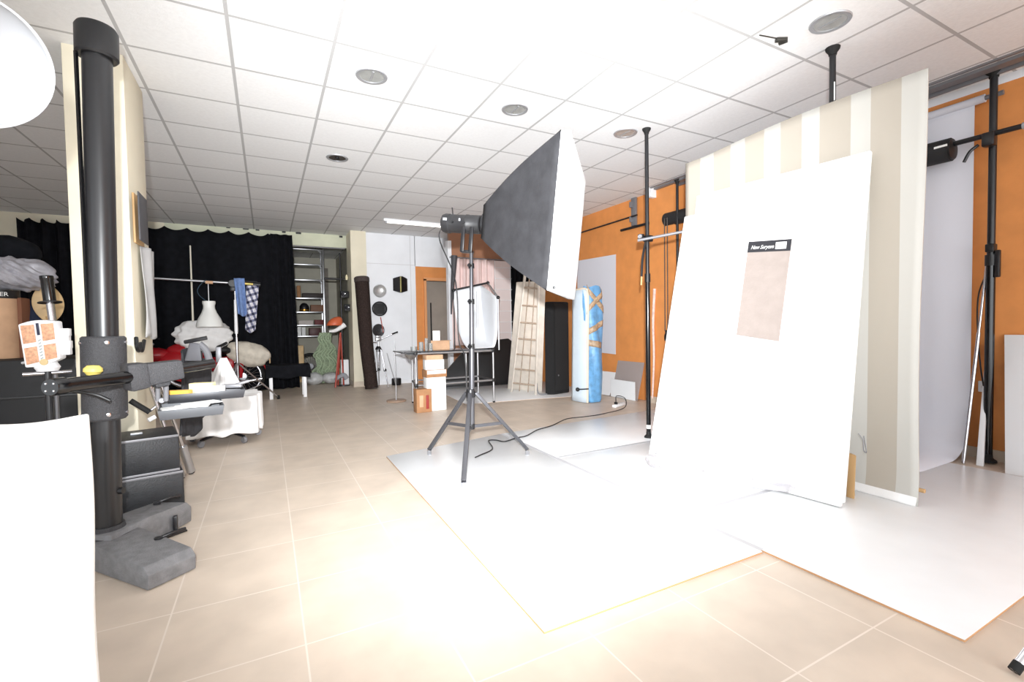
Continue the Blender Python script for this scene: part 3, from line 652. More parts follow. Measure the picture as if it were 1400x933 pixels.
MB().lathe([(.022, 0), (.022, -.004), (0, -.002)], p+V((-.013, 0, 0)), (1, 0, 0), 20).build('socket', M('outlet_grey', (214, 214, 212), .5), t)
p = Z(1386, 918, .012)
t = thing('silver_stand', 'silver stand leg tip on the tiles in the bottom right corner', 'stand', (2.45, .35, 0))
MB().tube(p, (2.42, .40, .42), .013, n=20).build('leg', chrome, t); MB().lathe([(0, 0), (.015, 0), (.015, .03), (0, .03)], p, V((2.42, .40, .42))-p, 18).build('rubber_tip', rubber, t)
MB().tube((2.42, .40, .3), (2.42, .40, 1.2), .016).build('column', chrome, t)
for q in ((2.75, .1, .012), (2.6, .0, .012)): MB().tube(q, (2.42, .40, .42), .013).build('leg', chrome, t)
# ================================================================== WALL POSTER, LOW SHEETS
MB().prism([V((4.772, 5.614, 2.169)), V((4.772, 5.64, .632)), V((4.772, 6.62, .66)), V((4.772, 6.62, 2.20))], (-.004, 0, 0)).build('poster', screen_paper, label='large blank white sheet pinned on the orange wall behind the blue bundle', cat='sheet', origin=(4.77, 6.1, 1.4))
MB().hexa([(4.60, 5.60, .008), (4.612, 5.60, .008), (4.612, 6.30, .008), (4.60, 6.30, .008), (4.755, 5.60, .35), (4.767, 5.60, .35), (4.767, 6.30, .35), (4.755, 6.30, .35)]).build('leaning_board', white_lam, label='low white panel leaning on the orange wall under the blank sheet', cat='panel', origin=(4.7, 5.9, 0))
MB().hexa([(4.63, 5.02, .004), (4.637, 5.02, .004), (4.637, 5.585, .004), (4.63, 5.585, .004), (4.768, 5.02, .54), (4.775, 5.02, .54), (4.775, 5.585, .54), (4.768, 5.585, .54)]).build('smoked_sheet', plexi, label='see-through smoked plastic sheet leaning low on the orange wall', cat='plastic sheet', origin=(4.7, 5.3, 0))
MB().hexa([(4.60, 5.04, .004), (4.612, 5.04, .004), (4.612, 5.56, .004), (4.60, 5.56, .004), (4.60, 5.04, .27), (4.612, 5.04, .27), (4.612, 5.56, .27), (4.60, 5.56, .27)]).build('leaning_board', white_plastic, label='short glossy white panel standing in front of the smoked sheet', cat='panel', origin=(4.6, 5.3, 0))
pk = MB().path([X(892, 545, 4.66), X(894, 490, 4.68), X(893, 440, 4.69), X(895, 395, 4.695)], .02, rads=(.012, .02)); pk.build('paper_roll', M('pink_white_paper', (236, 206, 196), .8, var=.1, vs=30), label='thin pinkish paper roll leaning at the orange pilaster edge', cat='paper roll', origin=X(892, 545, 4.66))
# ================================================================== BLUE BUNDLE AND PALE BLUE PANEL
b0 = Z(791, 534, .008); b1 = Z(816, 535, .008)
t = thing('enamel_panel', 'pale blue upright panel with beige tubular edge, left of the blue bundle', 'panel', b0)
def ep(u, v):
    p = T(782+21*u-1.5*v*0, 533-148*v, 6.75-.25*u); p.z = .008 + 1.60*v
    return p + V((.05*v, .05*v, 0)) + V((-.02, -.03, 0))*sin(pi*u)
e = MB().grid(ep, 10, 16).build('sheet', pale_blue, t, solid=.02)
er = MB().path([ep(1, 0), ep(1, .3), ep(1, .6), ep(1, .93), ep(.85, .995), ep(.5, 1.0), ep(.15, .99), ep(0, .93)], .016, n=12, sub=5).build('tubular_edge', beige_trim, t)
MB().path([ep(.1, .84), ep(.6, .84), ep(1, .85)], .010, sub=3).build('crosspiece', beige_trim, t)
MB().path([ep(.3, .11)+V((-.03, -.05, 0)), ep(.7, .12)+V((-.03, -.05, 0)), ep(1.0, .125)+V((-.02, -.05, 0))], .009, sub=3).blob(ep(.3, .11)+V((-.03, -.06, 0)), (.03, .03, .03), n=2).build('latch', blk_metal, t)
t = thing('blue_bundle', 'tall bundle wrapped in shiny blue plastic and brown tape by the orange wall', 'bundle', b1)
def bt(u, v):
    a = 2*pi*u; c = T(810.5, 535, 6.62); c.z = 0
    R0 = .115*(1+.10*sin(5*a+7*v)+.07*sin(13*v+3*a))
    q = V((cos(a)*R0*1.25, sin(a)*R0*.8, 0)); q = q if .001 < v < .999 else q*.86
    c2 = c + V((.07*v, .07*v, 0)); return V((c2.x+q.x, c2.y+q.y, .008+1.63*v+.015*sin(3*a)*(v > .9)))
bb = MB().grid(bt, 28, 40); bmesh.ops.remove_doubles(bb.bm, verts=bb.bm.verts, dist=.0005)
ends = [e_ for e_ in bb.bm.edges if e_.is_boundary]; bmesh.ops.holes_fill(bb.bm, edges=ends, sides=0)
bb.build('wrap', blue_tarp, t)
def tapef(ph, z0, z1):
    def f(u, v):
        a = -2.75+ 2.0*u; c = T(810.5, 535, 6.62); z = z0+(z1-z0)*u + .09*(v-.5); k = (z-.008)/1.63
        R0 = .122*(1+.10*sin(5*a+7*k)+.07*sin(13*k+3*a)); return V((c.x+.07*k+cos(a)*R0*1.25, c.y+.07*k+sin(a)*R0*.8, z))
    return f
for z0, z1 in ((1.62, 1.30), (1.28, 1.56), (.98, 1.12), (.85, .80)): MB().grid(tapef(0, z0, z1), 16, 3).build('tape', brown_tape, t, solid=.004)
# ================================================================== BLACK SPEAKER, LADDER
sb = thing('speaker_column', 'tall black box speaker standing between the ladder and pale blue panel', 'speaker', (4.02, 6.28, 0))
q = [Z(745, 540, .007), Z(758, 540, .007), Z(779, 537, .007)]
q3 = q[0]+(q[2]-q[1]); hgt = 1.47
base = [q[0], q[1], q[2], q3]
lean = V((.03, .04, 0))
MB().hexa([p for p in base]+[V((p.x, p.y, hgt))+lean for p in base], .018, 3).build('cabinet', speaker_cloth, sb)
f0, f1 = q[1], q[2]; nf = V(((f1-f0).y, -(f1-f0).x, 0)).normalized()
if nf.y > 0: nf = -nf
MB().slab([lerp(f0, f1, .07)+V((0, 0, .06))+nf*.002, lerp(f0, f1, .93)+V((0, 0, .06))+nf*.002, lerp(f0, f1, .93)+V((.03, .04, hgt-.05))+nf*.002, lerp(f0, f1, .07)+V((.03, .04, hgt-.05))+nf*.002], nf*.008, .003).build('grille', M('grille_front', (30, 30, 31), .85, var=.1, vs=150), sb)
MB().lathe([(0, 0), (.012, 0), (.01, .006), (0, .006)], lerp(f0, f1, .25)+V((0, 0, .3))+nf*.01, nf, 12).build('badge', grey_metal, sb)
# old cream board and ladder in front
q = [Z(694, 532, .007), Z(741, 536, .007)]
tp = [T(706, 386, 6.62), T(746, 384, 6.35)]
MB().hexa([q[0], q[1], q[1]+V((.03, .05, 0)), q[0]+V((.03, .05, 0)), tp[0], tp[1], tp[1]+V((.03, .05, 0)), tp[0]+V((.03, .05, 0))], .006).build('cream_board', cream_board, label='tall old cream board leaning behind the wooden ladder', cat='board', origin=q[0])
lt = thing('ladder', 'old wooden ladder leaning in front of the cream board', 'ladder', q[0]+V((.05, -.1, 0)))
def lad(k, v):
    bq = [Z(699, 536, .007), Z(732, 540, .007)]; tq = [T(718, 374, 6.45), T(737, 376, 6.30)]
    return lerp(bq[k], tq[k], v)
for k in (0, 1): 
    a, b_ = lad(k, 0), lad(k, 1); MB().hexa([a+V(z) for z in ((-.012, -.02, 0), (.012, -.02, 0), (.012, .02, 0), (-.012, .02, 0))]+[b_+V(z) for z in ((-.012, -.02, 0), (.012, -.02, 0), (.012, .02, 0), (-.012, .02, 0))], .003).build('rail', cream_board, lt)
    a, b_ = lerp(lad(0, 0), lad(1, 0), .32+.36*k), lerp(lad(0, 1), lad(1, 1), .3+.4*k); MB().tube(a+V((0, -.02, .03)), b_+V((0, -.02, .02)), .008, n=10).build('stay_rod', ladder_wood, lt)
for i in range(7):
    v = .09+.135*i; a, b_ = lad(0, v), lad(1, v)
    dd = (b_-a).normalized(); MB().hexa([a+V((0, -.02, -.012)), b_+V((0, -.02, -.012)), b_+V((0, .03, -.012)), a+V((0, .03, -.012)), a+V((0, -.02, .012)), b_+V((0, -.02, .012)), b_+V((0, .03, .012)), a+V((0, .03, .012))], .003).build('rung', ladder_wood, lt)
MB().path([lad(1, .02)+V((.0, -.04, .16)), lad(1, 0)+V((.01, -.06, .05)), lad(1, 0)+V((.04, -.09, .016)), lad(1, 0)+V((.14, -.12, .016))], .010, sub=5).build('hook_bar', grey_metal, lt)
# ================================================================== PINK CURTAIN AREA
def pk_(u, v):
    x = 3.06+.86*u; return (x, 8.18+.03*sin(38*u+.6*sin(5*v))+.015*sin(61*u), .75+1.62*v)
MB().grid(pk_, 90, 14).build('pink_drape', pink_cloth, label='pale pink pleated drape hanging at the back behind the white curved sheet', cat='drape', solid=.004, origin=(3.5, 8.18, 1.5))
MB().tube((3.02, 8.17, 2.385), (4.75, 8.17, 2.385), .012).build('drape_rail', grey_metal, label='thin grey rail carrying the pink and black drapes at the back', cat='rail', origin=(3.5, 8.17, 2.385))
gm = MB()
for k in range(9): gm.tube((3.92+.0, 8.13, .55+.21*k), (4.02+.26, 8.13, .55+.21*k), .006, n=6)
for k in range(2): gm.tube((3.92+.34*k, 8.13, .4), (3.92+.34*k, 8.13, 2.36), .006, n=6)
t = MB().box((4.10, 8.15, 1.38), (.36, .014, 1.96)).build('white_grid_panel', M('white_translucent_panel', (226, 214, 212), .4), label='pale panel with white grid lines beside the pink drape', cat='panel', origin=(4.1, 8.15, .4))
gm.build('grid_lines', white_lam, t)
def bd(u, v): return (4.26+.52*u, 8.12+.03*sin(30*u)+.012*sin(47*u+4*v), .02+2.34*v)
MB().grid(bd, 50, 10).build('black_drape', blk_cloth, label='narrow black drape at the back between grid panel and speaker', cat='drape', solid=.004, origin=(4.5, 8.12, 1.2))
MB().prism([V((2.62, 7.80, .008)), V((4.32, 7.72, .008)), V((4.36, 7.80, .62)), V((4.05, 7.86, .86)), V((3.3, 7.9, .80)), V((2.72, 7.88, .22))], (.0, .05, 0), .004).build('black_panel', blk_plastic, label='low black panel with slanted corners standing behind the table', cat='panel', origin=(3.5, 7.8, 0))  # low black panel with slanted corners, upright behind the table
p0, p1 = T(616, 327, 7.4), T(612, 480, 7.4)
# grey bag of gear hung at the partition edge
MB().path([Y(621, 350, 8.15), Y(620, 375, 8.13), Y(618, 400, 8.12), Y(617, 430, 8.12)], .05, n=10, rads=(.06, .012)).build('cable_hank', dark_card, label='dark cable hank hanging at the left edge of the pink drape', cat='cable', origin=Y(621, 350, 8.15))
# ================================================================== STILL-LIFE TABLE
TY0, TY1 = 6.02, 6.62
zt_ = T(660, 480, 6.5).z
def tx(px, yy): return Y(px, 480, yy).x
xa, xb = tx(568, TY0), tx(674, TY0)
t = thing('shooting_table', 'tubular table with a curved white sheet rising behind it', 'table', ((xa+xb)/2, TY0, 0))
zt_ = .86
zt_ = Y(640, 481, TY0).z
for (x, y, nm) in ((xa, TY0, 0), (xb, TY0, 0), (xa+.12, TY1, 0), (xb+.02, TY1, 0)):
    lg = MB().tube((x, y, .012), (x, y, zt_ if y == TY0 or x < 2 else zt_), .014, n=14).build('leg', alu, t)
    MB().lathe([(0, 0), (.018, 0), (.018, .02), (0, .02)], (x, y, .008), (0, 0, 1), 14).build('foot', rubber, lg)
for z in (zt_, .33):
    MB().tube((xa, TY0, z), (xb, TY0, z), .013).build('rail', alu, t)
    MB().tube((xa+.12, TY1, z), (xb+.02, TY1, z), .013).build('rail', alu, t)
    MB().tube((xa, TY0, z), (xa+.12, TY1, z), .013).build('side_rail', blk_metal, t)
    MB().tube((xb, TY0, z), (xb+.02, TY1, z), .013).build('side_rail', blk_metal, t)
for x in (xa, xb):
    for z in (zt_, .33): MB().box((x, TY0-.005, z), (.045, .045, .05), bev=.008).build('corner_joint', blk_plastic, t)
xm = tx(637, TY1); MB().tube((xm, TY1, .012), (xm, TY1, zt_), .013).build('leg', alu, t)
MB().box(((xa+xm)/2-.02, (TY0+TY1)/2, zt_+.018), (xm-xa+.28, TY1-TY0-.05, .016), bev=.004).build('table_top', M('dark_glass_top', (44, 46, 50), .12), t)
# curved opal sheet and its frame: side pole up to a slanted rail
sA = Y(620, 397, TY1+.22); sB = Y(667, 387, TY1+.16); sC = Y(681, 407, TY0+.1)
MB().tube(V((sA.x, sA.y, zt_)), sA+V((0, 0, .02)), .010).build('sheet_pole', blk_metal, t)
MB().tube(V((xb+.02, TY1, zt_)), V((xb+.03, TY1, sB.z-.15)), .012).build('sheet_pole', alu, t)
MB().tube(sA, sB, .016).build('top_rail', blk_metal, t)
MB().tube(sB, sC, .012).build('top_rail', alu, t)
for p in (sA, sB, sC): MB().blob(p, (.028, .028, .028), n=2).build('rail_joint', blk_plastic, t)
MB().tube(V((sC.x, sC.y, zt_)), sC, .011).build('sheet_pole', alu, t)
def sh(u, v):
    top = lerp(sA, sB, u)+V((0, 0, -.01)) if u < .8 else lerp(lerp(sA, sB, .8), sC, (u-.8)/.2)+V((0, 0, -.01))
    bot = V((xm-.14+.40*u, TY0+.16, zt_+.035))
    k = v
    s = k**2.0
    p = top + (bot-top)*k
    p.z = top.z + (bot.z-top.z)*(1-(1-k)**1.5)
    p.y = top.y + (bot.y-top.y)*s
    p.x = top.x + (bot.x-top.x)*k**2.6
    return p
MB().grid(sh, 14, 18).build('curved_sheet', plexi_white, t, solid=.004)
# clutter on the table
def onT(px, yy, dz=0): 
    p = Y(px, 480, yy); return V((p.x, p.y, zt_+.027+dz))
for i, (px, r, h, lab) in enumerate(((576, .03, .12, 'small clear jar on the left end of the table'), (583, .022, .17, 'tall narrow clear glass on the table beside the jar'), (589, .028, .10, 'short clear tumbler on the table near the cardboard box'), (566, .045, .06, 'wide shallow glass bowl at the left corner of the table'))):
    MB().lathe([(0, .0), (r*.9, 0), (r, .01), (r, h), (r*.88, h), (r*.86, .012), (0, .012)], onT(px, 6.2+.05*(i % 2)), (0, 0, 1), 20).build('glass', glass_m, label=lab, cat='glass', group='glassware on the table', origin=onT(px, 6.2))
p = onT(602, 6.36); t = thing('cardboard_box', 'small open brown cardboard box on the table by the doorway', 'box', p)
MB().box(p+V((0, 0, .065)), (.26, .16, .13), rz=-.3, bev=.003).build('body', pale_card, t)
MB().box(p+V((.0, -.10, .13)), (.24, .09, .004), rz=-.3).build('flap', pale_card, t)
p = onT(597, 6.30, .13); MB().box(p+V((0, 0, .07)), (.10, .05, .14), rz=-.3, bev=.004).build('white_carton', paper_white, label='small white upright carton on top of the brown table box', cat='carton', origin=p)
# reflector pan under left end of the table
p = Y(562, 486, 6.0)
MB().lathe([(.09, 0), (.085, .004), (.05, -.05), (.03, -.06), (0, -.06), (0, -.066), (.034, -.066), (.056, -.054), (.09, -.004)], p+V((0, 0, .02)), (.15, -.2, 1), 32).build('reflector_pan', alu, label='silver reflector pan at the left corner of the table', cat='reflector', origin=p)
MB().box(p+V((.02, .08, .03)), (.26, .10, .02), rz=-.2, bev=.004).build('black_tray', blk_plastic, label='black flat tray at the table left end beneath the glasses', cat='tray', origin=p)
# stacked boxes in front
cx_ = Z(597, 560, 0); YB = 5.86
x0, x1, x2 = Y(584, 560, YB).x, Y(598, 560, YB).x, Y(610, 560, YB).x
zq = Y(597, 516, YB).z
t = MB().box(((x0+x2)/2+.005, YB+.08, zq/2+.001), (x2-x0, .16, zq-.002), bev=.004).build('white_box', paper_white, label='tall white box on the tiles in front of the table', cat='box', origin=(x0, YB, 0))
MB().box(((x0+x2)/2+.045, YB-.004, zq/2), (.004, .004, zq*.9)).build('box_seam', M('pale_grey_line', (205, 205, 205), .6), t)
zz = zq
t = thing('shipping_box', 'white and brown printed box on top of the tall white box', 'box', ((x0+x2)/2, YB+.09, zz))
MB().box(((x0+x2)/2+.005, YB+.08, zz+.05), (x2-x0+.02, .18, .098), rz=.05, bev=.004).build('body', brown_card, t)
MB().box(((x0+x2)/2+.005, YB-.014, zz+.07), (x2-x0+.0, .004, .05), rz=.05).build('white_print', paper_white, t)
zz += .10
MB().box(((x0+x2)/2-.005, YB+.08, zz+.065), (x2-x0-.01, .15, .13), rz=-.06, bev=.004).build('white_box', paper_white, label='small white box second from the top of the box pile', cat='box', origin=(x0, YB, zz))
zz += .13
MB().box(((x0+x2)/2-.01, YB+.09, zz+.03), (x2-x0-.03, .16, .06), rz=.02, bev=.004).build('brown_box', pale_card, label='flat brown box at the top of the box pile', cat='box', origin=(x0, YB, zz))
pb = Y(576, 560, 6.0)
t = thing('open_carton', 'brown carton with red items on the floor left of the white box', 'box', (pb.x, 5.95, 0))
zb2 = Y(576, 532, 5.9).z
MB().box((pb.x-.01, 5.90, zb2/2+.001), (.20, .16, zb2), bev=.004).build('body', brown_card, t)
MB().box((pb.x+.03, 5.815, zb2*.45), (.04, .006, zb2*.6), bev=.001).build('red_label', M('red_print', (150, 50, 44), .6), t)
MB().box((pb.x-.05, 5.815, zb2*.5), (.05, .006, zb2*.5), bev=.001).build('pale_label', pale_card, t)
# ================================================================== FAR BACK WALL ITEMS
r0 = Y(507.5, 527, 8.72); r0.z = 0; r1 = Y(494.5, 379, 8.93)
t = thing('rolled_carpet', 'tall dark brown carpet roll leaning on the cream pillar at the back', 'carpet roll', V((r0.x, r0.y, 0)))
ax_ = (r1-V((r0.x, r0.y, .03)))
MB().path([V((r0.x, r0.y-.05, .004)), lerp(r0, r1, .35)+V((-.02, -.02, 0)), lerp(r0, r1, .7)+V((-.015, -.02, 0)), r1+V((0, 0, -.04))], .12, n=24, rads=(.115, .128)).build('roll', brown_felt, t)
MB().lathe([(.129, -.05), (.136, -.03), (.136, .03), (.12, .05), (0, .05)], r1+V((0, 0, -.05)), ax_, 28).build('top_fold', M('brown_carpet_edge', (70, 60, 58), .9, var=.1, vs=40), t)
yw = 9.165
def wallp(x, y): return Y(x, y, yw)
p = wallp(519, 398); MB().lathe([(.125, 0), (.125, -.03), (.11, -.05), (.07, -.02), (.03, -.012), (0, -.012), (0, 0)], p, (0, 1, 0), 36).build('silver_reflector', M('spun_silver', (205, 205, 205), .3, .6), label='round silver reflector hung on the white back wall, topmost of three', cat='reflector', origin=p)
p = wallp(518.5, 422.5); t = thing('honeycomb_grid', 'round black honeycomb grid on the white back wall below the silver reflector', 'grid', p)
MB().lathe([(.136, 0), (.142, -.01), (.142, -.05), (.13, -.055), (.125, -.05), (.125, 0)], p, (0, 1, 0), 36, True).build('ring', blk_metal, t)
hm = MB()
for i in range(-9, 10):
    k = i*.0135; l_ = math.sqrt(max(0, .126**2-k*k))
    hm.box(p+V((k, -.025, 0)), (.0025, .04, 2*l_)); hm.box(p+V((0, -.025, k)), (2*l_, .04, .0025))
hm.box(p+V((0, -.003, 0)), (.2, .004, .2)).build('mesh', blk_metal, t)
p = wallp(516, 452); MB().lathe([(.10, 0), (.125, -.05), (.118, -.055), (.06, -.02), (.03, -.02), (.03, -.05), (0, -.05), (0, 0)], p, (-.25, 1, 0), 36).build('beauty_dish', M('dark_reflector', (66, 66, 68), .35, .3), label='small dark reflector dish low on the white back wall by the carpet roll', cat='reflector', origin=p)
MB().tube(wallp(520, 434)+V((0, -.02, 0)), wallp(523.5, 455)+V((0, -.04, 0)), .009, n=10).build('red_strap', red_metal, label='red cord between the black grid and the tripod head', cat='cord', origin=wallp(520, 434))
p = wallp(547, 389.5)
t = thing('barndoor_box', 'black eight-sided barndoor box hung on the white back wall', 'lamp attachment', p)
for s in (-1, 1):
    MB().hexa([p+V((s*a, b_, c_)) for a, b_, c_ in ((.012, -.11, -.16), (.14, -.02, -.12), (.14, 0, -.12), (.012, -.01, -.16), (.012, -.11, .16), (.14, -.02, .12), (.14, 0, .12), (.012, -.01, .16))]).build('door_leaf', blk_metal, t)
MB().box(p+V((-.015, -.112, 0)), (.025, .006, .30), bev=.001).build('brass_edge', M('dull_brass', (160, 150, 96), .5, .3), t)
# silver tripod
tb = V((Y(518, 500, 8.78).x, 8.78, 0)); D8 = 8.3
t = thing('tripod', 'silver camera tripod with a pan handle beside the carpet roll', 'tripod', tb)
zh_ = Y(519, 478, 8.78).z
for a in (-2.3, -.6, 1.4):
    e_ = tb+V((cos(a)*.17, sin(a)*.17, .004)); top = tb+V((cos(a)*.05, sin(a)*.05, zh_))
    lg = MB()
    s_ = V((-sin(a), cos(a), 0))*.02
    lg.tube(top-s_, lerp(top, e_, .55)-s_, .010, n=10).tube(top+s_, lerp(top, e_, .55)+s_, .010, n=10)
    l_ = lg.build('leg', alu, t); MB().tube(lerp(top, e_, .5), e_, .009, n=10).build('leg_extension', chrome, l_); MB().box(lerp(top, e_, .55), (.05, .03, .04), bev=.004).build('leg_lock', blk_plastic, l_)
MB().lathe([(0, -.04), (.05, -.04), (.06, 0), (.05, .03), (.03, .06), (0, .06)], tb+V((0, 0, zh_)), (0, 0, 1), 20).build('shoulder', blk_plastic, t)
MB().tube(tb+V((0, 0, zh_-.3)), tb+V((0, 0, zh_+.14)), .014).build('centre_column', chrome, t)
hh_ = tb+V((0, 0, zh_+.19)); MB().box(hh_, (.10, .08, .06), bev=.01).box(hh_+V((0, 0, .05)), (.08, .08, .03), bev=.005).build('pan_head', alu, t)
hp = Y(544, 454, 8.7); MB().tube(hh_+V((.03, 0, -.01)), lerp(hh_, hp, .75), .007).build('pan_handle', chrome, t); MB().tube(lerp(hh_, hp, .7), hp, .014).build('handle_grip', rubber, t)
MB().tube(hh_+V((-.03, -.02, -.06)), hh_+V((-.16, -.08, -.05)), .006).build('side_lever', chrome, t)
MB().tube(Y(529, 483, 8.7), V((Y(541, 515, 8.8).x, 8.8, .008)), .006).build('guy_rod', alu, t)
# small black case behind the carpet roll, lens on the floor
MB().box(V((Y(502, 500, 9.08).x, 9.08, .30)), (.13, .08, .60), rz=.1, bev=.02).build('black_case', blk_cloth, label='narrow black case standing between the carpet roll and tripod', cat='case', origin=(1.9, 8.95, 0))
p = Y(542, 522, 8.95); p.z = .001; t = thing('black_lens', 'short black cylindrical lens housing on the floor right of the tripod', 'lens', p)
MB().lathe([(0, 0), (.085, 0), (.09, .01), (.09, .12), (.08, .13), (0, .13)], p, (0, 0, 1), 28).build('barrel', blk_plastic, t)
MB().lathe([(.08, .13), (.075, .133), (0, .131)], p, (0, 0, 1), 28).build('front_ring', blk_gloss, t)
# round foot stand
p = V((1.68, 6.95, 0))
t = thing('round_base_stand', 'thin rod on a round wooden disc base on the tiles', 'stand', p)
MB().lathe([(0, .001), (.14, .001), (.145, .008), (.145, .018), (.135, .024), (0, .024)], p, (0, 0, 1), 40).build('disc_base', M('brown_disc', (168, 142, 122), .5), t)
MB().tube(p+V((0, 0, .02)), p+V((0, 0, .24)), .010).tube(p+V((0, 0, .22)), V((p.x-.01, p.y, Y(539, 465, 6.95).z)), .005).build('rod', alu, t)
# ================================================================== BLACK CURTAINS
def cur(u, v):
    x = -2.05+2.51*u
    fold = .045*sin(34*u+1.5*sin(7*u)) + .02*sin(71*u) + (.05*sin(120*(u-.86))*(1 if u > .86 else 0))
    k = (u*8.3) % 1; top = 2.85 - .06*sin(pi*k)**.7*(1 if u < .86 else .15) - .01*u - (.12 if .80 < u < .86 else 0)*0
    xx = x + .05*(1-v)*(u)**3 
    return (xx, 9.52 + fold*(1-.5*v), .02 + (top-.02)*v)
t = MB().grid(cur, 200, 24).build('black_curtain', blk_cloth, label='large pleated black curtain across the opening at the back left', cat='curtain', solid=.005, origin=(-.6, 9.52, 0))
MB().tube((-1.4, 9.63, 2.66), (1.40, 9.63, 2.66), .012).build('curtain_rod', grey_metal, t)
def cur2(u, v):
    x = Y(27, 400, 9.5).x + .75*u; return (x, 9.5 + .05*sin(26*u)+.02*sin(55*u+3*v), .02+2.80*v - .05*sin(pi*((u*5) % 1))*v)
MB().grid(cur2, 120, 16).build('black_curtain', blk_cloth, label='black curtain at the far left behind the cream pillar', cat='curtain', solid=.005, origin=(-2.6, 9.5, 0))
# small black clips on the beam
for i, x in enumerate((312, 336, 352, 388, 408, 466)):
    p = Y(x, 313+.04*(x-312)*3.2 if False else 309+.085*(x-300), 9.64); MB().box(p+V((0, 0, -.01)), (.09 if i in (1, 4) else .06, .02, .035), rz=0, bev=.004).build('beam_clip', blk_plastic, label='small black clip on the pale beam, %s' % ['left end of the row', 'wide one second from the left', 'above the curtain middle', 'near the curtain right corner', 'wide one just right of the curtain', 'beside the cream pillar'][i], cat='clip', group='black clips on the beam', origin=p)
# ================================================================== BOOM STAND, CLOTHS, PENDANT
BS = V((-.40, 8.0, 0))
t = thing('boom_stand', 'silver light stand holding a long horizontal boom before the black curtain', 'light stand', BS)
zb_ = Y(320, 386, 8.0).z
MB().tube((BS.x, BS.y, .10), (BS.x, BS.y, 1.0), .017, n=16).tube((BS.x, BS.y, .95), (BS.x, BS.y, zb_), .013, n=16).build('column', chrome, t)
MB().lathe([(0, 0), (.02, 0), (.024, .05), (.018, .5), (0, .5)], (BS.x, BS.y, 1.05), (0, 0, 1), 16).build('white_sleeve', white_lam, t)
for q in (V((.13, 8.25, .03)), V((-.75, 8.4, .03)), V((-.55, 7.5, .03))):
    lg = MB().tube((BS.x, BS.y, .62), q, .013, n=12).build('leg', chrome, t); MB().tube((BS.x, BS.y, .16), lerp(V((BS.x, BS.y, .62)), q, .6), .009, n=10).build('brace', chrome, lg)
    MB().lathe([(0, -.015), (.03, -.015), (.03, .015), (0, .015)], q, (1, .3, 0), 16).build('caster', rubber, lg)
pl, prr = Y(170, 378, 8.0), Y(353, 389.5, 8.0)
MB().tube(pl, prr, .015).build('boom', alu, t)
MB().tube(Y(334, 388, 8.0), Y(347, 389, 8.0), .022).build('gold_sleeve', M('brass_sleeve', (190, 160, 90), .35, .6), t)
MB().tube(Y(346, 389, 8.0), Y(356, 389.7, 8.0), .036).build('counterweight', blk_plastic, t)
kc = Y(318, 388, 8.0); MB().lathe([(0, -.05), (.05, -.05), (.06, -.02), (.06, .02), (.05, .05), (0, .05)], kc, (0, 1, 0), 20).box(kc+V((.0, 0, -.07)), (.07, .06, .08), bev=.01).build('boom_clamp', blk_plastic, t)
MB().path([Y(352, 386, 7.97), Y(340, 385, 7.97), Y(325, 384, 7.97)], .01, sub=3).build('strap', blk_plastic, t)
# leaning white pole
p0, p1 = Y(260, 336, 8.9), V((0, 0, 0)); p1 = Y(265, 470, 8.7)
pb_ = p0 + (p1-p0)*((p0.z)/(p0.z-p1.z)); 
MB().tube(V((pb_.x, pb_.y, .004)), p0, .020, .010, n=14).build('pale_pole', M('pale_wood_pole', (232, 226, 210), .5), label='thin pale pole standing upright before the black curtain', cat='pole', origin=(pb_.x, pb_.y, 0))
# pendant lamp
pc = Y(285.5, 412, 7.98)
t = thing('pendant_lamp', 'white bottle-shaped pendant lamp hanging from the boom', 'pendant lamp', pc)
hgt = pc.z - Y(285, 447, 7.98).z
prof = [(.010, .0), (.078, .0), (.080, -.03), (.070, -.07), (.072, -.11), (.095, -.18), (.135, -.26), (.158, -.33), (.165, -.385), (.160, -.385), (.13, -.27), (.09, -.18), (.066, -.10), (.066, -.01), (.010, -.01)]
sc = hgt/.385
MB().lathe([(r*1.03, h*sc) for r, h in prof], pc, (0, 0, 1), 40, True).build('shade', lamp_white, t)
MB().tube(pc+V((0, 0, -.005)), V((pc.x, pc.y, zb_+.0)), .005, n=8).build('stem', white_lam, t)
MB().path([pc+V((-.03, 0, -.0)), pc+V((-.11, -.01, .08)), pc+V((-.13, -.01, .16)), pc+V((-.08, -.01, .25)), V((pc.x-.02, pc.y-.01, zb_+.02))], .005, n=8).build('cord', M('blue_black_cord', (36, 62, 78), .6), t)
MB().tube(Y(281, 386, 7.98)+V((0, 0, 0)), Y(291, 386.5, 7.98), .022).build('boom_loop', pale_card, t)
# cloths hanging on the boom
def hang(pxl, pxr, ytop, ybot, Yp, drift, seed):
    def f(u, v):
        a = Y(pxl+(pxr-pxl)*u, ytop, Yp); b_ = Y(pxl+drift+(pxr-pxl)*(.15+.8*u), ybot - 6*abs(u-.5), Yp)
        p = lerp(b_, a, v); p.y += .03*sin(9*u+seed)*(1-v*.5)-.045; p.z += .01*sin(6*u+seed)*(1-v); return p
    return f
o = MB().grid(hang(320, 334, 381, 433, 7.98, 4, .3), 20, 20).build('blue_cloth', blue_cloth, label='blue cloth draped over the right part of the boom', cat='cloth', solid=.012, origin=Y(328, 385, 7.96))
pm = M('plaid_cloth', (214, 212, 220), .9); nt = pm.node_tree; N = nt.nodes; L = nt.links
tc = N.new('ShaderNodeTexCoord'); mpn = N.new('ShaderNodeMapping'); mpn.inputs['Rotation'].default_value = (0, .35, 0); L.new(tc.outputs['Object'], mpn.inputs[0]); sp2 = N.new('ShaderNodeSeparateXYZ'); L.new(mpn.outputs[0], sp2.inputs[0])
